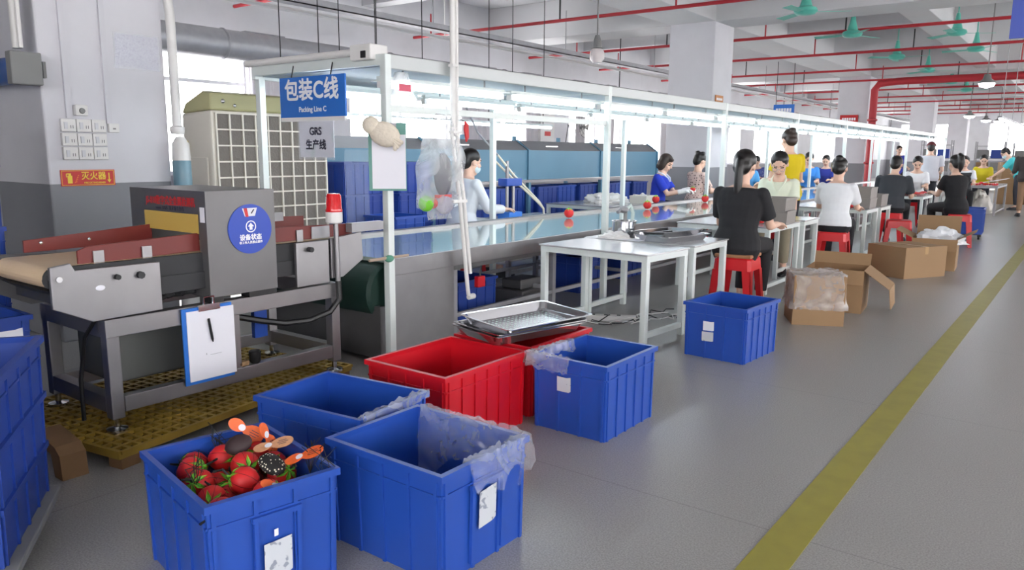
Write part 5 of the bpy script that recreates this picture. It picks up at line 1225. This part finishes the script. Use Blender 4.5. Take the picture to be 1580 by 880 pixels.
        if hair == 'updo':
            for i in range(7): a = i * .9; b.ell(hl((.05 * math.cos(a), -.05 + .03 * math.sin(a), .09 + .012 * math.sin(a * 2))), (.04 * k_, .035 * k_, .032 * k_), HM, 10, 6)
    h = remesh_obj('hair', hairf, max(.009, voxel), [hairm], 3); h.parent = t
    if hair in ('updo', 'bob', 'topbun') and not male: mb(M_GALV if hair != 'topbun' else M_BLACK).ell(hl((.07, -.03, .05)), (.008 * k_, .024 * k_, .008 * k_), HM, 8, 6).build('hair_clip', t, True)
    # shirt
    sm = shirt_mat or mat('cloth_%d_%d_%d' % shirt, shirt, .85, var=.10, scale=7, bump=.25)
    g = .012
    def shirtf(b):
        torso(b, g, -.11 if not sit else -.10, .445)
        for sd in (1, -1):
            sp, e, w_ = arms[sd]; b.ell(sp, .046 * k + g, None, 12, 8)
            if sleeve <= 1: q = sp.lerp(e, sleeve); b.tube([sp, q], [.046 * k + g, .046 * k + g + .006], 16)
            else: b.caps(sp, e, .045 * k + g, .040 * k + g); b.tube([e, e.lerp(w_, sleeve - 1)], [.042 * k + g, .032 * k + g], 14)
    s_ = remesh_obj('shirt', shirtf, max(.009, voxel), [sm], 3); s_.parent = t
    if vest:
        vm = mat('cloth_%d_%d_%d' % vest, vest, .85, var=.1)
        v_ = remesh_obj('vest', lambda b: (torso(b, .024, -.08, .43)), .012, [vm], 3); v_.parent = t
    if collar:
        p_, u_, f_ = spine(.462); c = mb(mat('cloth_%d_%d_%d' % collar, collar, .8))
        for sd in (-1, 1): c.tube([p_ + V((sd * .055 * k, 0, .012)) - f_ * .055 * k, p_ + V((sd * .072 * k, 0, .002)) + f_ * .035 * k, p_ + V((sd * .05 * k, 0, -.03 * k)) + f_ * .098 * k, p_ + V((sd * .018 * k, 0, -.08 * k)) + f_ * .122 * k], [.012, .012, .010, .005], 8)
        c.build('collar', t, True)
    # trousers / skirt
    tm = mat('cloth_%d_%d_%d' % trousers, trousers, .9, var=.1, scale=7)
    def legsf(b):
        b.rings([ring(s, rx * wide + .008, ry + .008, of) for s, rx, ry, of in ((-.12, .14, .10, -.01), (-.04, .168, .122, -.012), (.03, .16, .115, -.005))])
        for sd in (1, -1):
            hj, kn, an = hips[sd]; b.caps(hj, kn, .09 * k, .064 * k)
            if not skirt: b.ell(kn, .066 * k, None, 12, 8); b.tube([kn, an.lerp(kn, .12)], [.064 * k, .05 * k], 14)
        if skirt:
            (h1, k1, a1), (h2, k2, a2) = hips[1], hips[-1]; m1, m2 = (h1 + h2) / 2, (k1 + k2) / 2
            b.rings([[m + V((rx * math.cos(q), 0, rz * math.sin(q) - dz_)) for q in [2 * PI * i / 20 for i in range(20)]] for m, rx, rz, dz_ in ((m1, .17, .10, 0), (m2, .21, .085, .02), (m2 + V((0, .05, -.10)), .21, .07, .04))])
    l_ = remesh_obj('skirt' if skirt else 'trousers', legsf, max(.011, voxel), [tm], 4); l_.parent = t
    shm = mat('shoe_%d_%d_%d' % shoes, shoes, .5)
    for sd in (1, -1):
        hj, kn, an = hips[sd]
        b = mb(shm); b.rings([[V((an.x, an.y, 0)) + V((rx * math.cos(q) * k, (yo + ry * math.sin(q)) * k, z * k)) for q in [2 * PI * i / 16 for i in range(16)]] for z, rx, ry, yo in ((0.002, .046, .128, .055), (.025, .047, .13, .055), (.055, .042, .10, .035), (.08, .036, .055, .0))])
        b.build('shoe', t, True)
    if gloves:
        for sd in (1, -1):
            def gl(b, sd=sd):
                hand(b, sd, .005); sp, e, w_ = arms[sd]; b.tube([w_ + (w_ - e).normalized() * .03, e.lerp(w_, .62)], [.034 * k, .037 * k], 12)
            q = remesh_obj('glove', gl, .0075, [mat('glove_white', (232, 230, 228), .9, bump=.3, scale=60)], 2); q.parent = t
    if mask:
        def mk(b): b.ell(hl((0, .036, -.052)), (.058 * k_, .064 * k_, .048 * k_), HM, 16, 10)
        q = remesh_obj('face_mask', mk, .009, [mat('mask_pale', (206, 226, 232), .8)], 2); q.parent = t
        mb(M_PAPER).tube([hl((.055, .05, -.04)), hl((.074, .0, -.015))], .003, 5).tube([hl((-.055, .05, -.04)), hl((-.074, .0, -.015))], .003, 5).build('mask_strap', t)
    if glasses:
        b = mb(M_GALV)
        for sx in (-1, 1): b.tube([hl((sx * .034 + .023 * math.cos(a), .092, -.004 + .018 * math.sin(a))) for a in [2 * PI * i / 16 for i in range(17)]], .0022, 5, False); b.tube([hl((sx * .057, .090, 0)), hl((sx * .076, .0, .0))], .002, 5)
        b.tube([hl((-.011, .094, 0)), hl((.011, .094, 0))], .0022, 5); b.build('glasses', t, True)
    if cap:
        mb(mat('cap_%d_%d_%d' % cap, cap, .7)).ell(hl((0, -.015, .045)), (.086 * k_, .098 * k_, .075 * k_), HM, 18, 10).build('cap', t, True)
    return t
person('woman in black seen from behind with long ponytail, seated at the white table', (-2.33, 6.17, 0), 88, lean=9, hpitch=16, rh=(.19, .40, .72), lh=(-.19, .40, .72), shirt=(34, 34, 38), trousers=(30, 30, 34), hair='pony', size=1.04, wide=1.14, sleeve=.75, kw=.085, knee=.40)
person('woman in cream blouse and glasses facing the viewer, head bowed over the grey bins', (-2.86, 8.80, 0), 283, lean=16, hpitch=34, rh=(.1, .4, .78), lh=(-.12, .42, .80), shirt=(226, 232, 212), trousers=(150, 140, 120), hair='short', glasses=True, size=1.06, sleeve=.6, collar=(226, 232, 212))
person('worker in white T-shirt seen from behind, dark short hair, seated on red stool', (-2.28, 8.95, 0), 96, lean=8, hpitch=16, rh=(.19, .40, .72), lh=(-.19, .40, .72), shirt=(226, 228, 232), trousers=(28, 28, 34), hair='bun', size=.96, wide=1.08, sleeve=.75)
person('masked worker in white coat seated behind the belt, left of the press', (-5.2, 6.02, 0), 68, lean=12, hpitch=14, rh=(.14, .44, .72), lh=(-.12, .46, .74), shirt=(226, 230, 236), trousers=(200, 206, 214), hair='short', mask=True, size=1.05, sleeve=1.85, wide=1.3)
person('woman in blue polo with bobbed hair and white gloves working behind the belt', (-5.12, 10.28, 0), 8, lean=12, hpitch=30, rh=(.05, .42, .78), lh=(-.06, .44, .80), shirt=(38, 62, 190), trousers=(36, 40, 60), hair='bob', hairm=HAIR_B, gloves=True, collar=(214, 220, 236), sleeve=.75)
person('woman in dotted pink blouse seen from behind at the belt', (-5.05, 11.45, 0), 62, lean=8, hpitch=22, rh=(.16, .4, .75), lh=(-.16, .4, .75), shirt_mat=dot_mat('dotted_pink', (232, 204, 194), (92, 62, 62), 30, .3), trousers=(40, 40, 50), hair='updo', sleeve=.8, size=1.02)
person('woman standing in yellow top with hair in a high bun', (-3.02, 9.6, 0), 140, sit=False, lean=4, hpitch=14, rh=(.2, .3, .95), lh=(-.2, .3, .95), shirt=(226, 200, 24), trousers=(40, 40, 50), hair='bun', hairm=HAIR_B, size=1.0, sleeve=.6)
person('man in dark grey T-shirt seen from behind at the white table', (-2.42, 12.55, 0), 88, lean=16, hpitch=18, rh=(.2, .40, .72), lh=(-.2, .40, .72), shirt=(58, 62, 68), trousers=(26, 26, 30), hair='short', male=True, sleeve=.8, wide=1.15, voxel=.012)
person('woman with black ponytail and black T-shirt, turned left at the aisle', (-1.62, 12.95, 0), 128, lean=12, hpitch=18, rh=(.1, .46, .78), lh=(-.12, .44, .76), shirt=(28, 28, 32), trousers=(24, 24, 28), hair='highpony', sleeve=.6, voxel=.012, size=1.02)
person('worker in white blouse facing the viewer across the red cloth', (-2.72, 16.2, 0), 280, lean=16, hpitch=30, rh=(.14, .42, .76), lh=(-.14, .42, .76), shirt=(232, 234, 238), trousers=(50, 50, 56), hair='short', sleeve=.7, voxel=.012)
person('worker in grey-white top and dark red cap standing with back to the viewer', (-3.0, 19.3, 0), 100, sit=False, lean=6, hpitch=10, rh=(.22, .25, .95), lh=(-.22, .25, .95), shirt=(206, 206, 214), trousers=(50, 52, 60), hair='short', cap=(96, 34, 40), male=True, sleeve=.7, voxel=.014, wide=1.2)
person('worker in violet blue shirt standing behind the lit line, far off', (-4.95, 26.2, 0), 300, sit=False, lean=4, hpitch=10, rh=(.2, .28, .95), lh=(-.2, .28, .95), shirt=(52, 62, 168), trousers=(40, 40, 50), hair='short', sleeve=.7, voxel=.014)
person('worker in dark vest over white shirt seated beyond the black ponytail worker', (-2.30, 19.0, 0), 285, lean=10, hpitch=16, rh=(.15, .42, .76), lh=(-.15, .42, .76), shirt=(220, 222, 228), trousers=(30, 30, 34), vest=(44, 46, 52), hair='short', male=True, sleeve=.7, voxel=.014)
person('worker in yellow shirt seated at the far grey steel table', (-2.35, 23.0, 0), 275, lean=14, hpitch=24, rh=(.15, .42, .76), lh=(-.15, .42, .76), shirt=(214, 196, 40), trousers=(40, 40, 48), hair='short', sleeve=.7, voxel=.014, size=1.06)
person('worker in turquoise shirt and mask bending over the far grey table', (-1.55, 22.6, 0), 185, sit=False, lean=38, hpitch=40, rh=(.15, .55, .80), lh=(-.15, .55, .80), shirt=(72, 190, 196), trousers=(60, 60, 70), hair='short', mask=True, male=True, sleeve=.8, voxel=.014)
person('worker in light blue shirt seated beyond the belt, half hidden by the woman in black', (-5.12, 13.85, 0), 305, lean=8, hpitch=16, rh=(.15, .4, .76), lh=(-.15, .4, .76), shirt=(90, 166, 226), trousers=(40, 44, 60), hair='short', sleeve=.7, voxel=.012)
person('worker in striped blue shirt bent over far behind the belt', (-6.6, 18.6, 0), 280, lean=22, hpitch=44, rh=(.15, .4, .76), lh=(-.15, .4, .76), shirt_mat=dot_mat('striped_blue', (70, 84, 150), (190, 196, 216), 45, .25), trousers=(40, 44, 60), hair='short', sleeve=.7, voxel=.014)
person('worker in bright blue shirt seated beyond the belt, behind the standing woman in yellow', (-5.0, 17.2, 0), 290, lean=12, hpitch=28, rh=(.15, .4, .76), lh=(-.15, .4, .76), shirt=(64, 140, 222), trousers=(40, 44, 60), hair='short', sleeve=.7, voxel=.012, size=1.08)
person('worker in dark blue shirt beyond the belt, left of the white T-shirt', (-5.0, 18.6, 0), 275, lean=10, hpitch=24, rh=(.15, .4, .76), lh=(-.15, .4, .76), shirt=(44, 58, 150), trousers=(40, 44, 60), hair='short', sleeve=.7, voxel=.014)
person('person in brown and black jacket standing at the right edge, far down the aisle', (-1.22, 20.3, 0), 110, sit=False, lean=14, hpitch=20, rh=(.2, .3, .95), lh=(-.2, .3, .95), shirt=(60, 56, 56), trousers=(140, 112, 88), hair='short', male=True, sleeve=1.6, voxel=.012, wide=1.2)
STX = [(-2.28, 19.05, 'red plastic stool under the worker in the dark vest'), (-2.35, 23.05, 'red plastic stool under the worker in the yellow shirt'), (-5.12, 13.87, 'red plastic stool under the worker in light blue'), (-6.6, 18.62, 'red plastic stool under the worker in the striped shirt'), (-5.0, 17.22, 'red plastic stool under the worker in bright blue'), (-5.0, 18.62, 'red plastic stool under the worker in dark blue')]
for x, y, lb in STX: dup(st0, (x, y, 0), 0, lb)
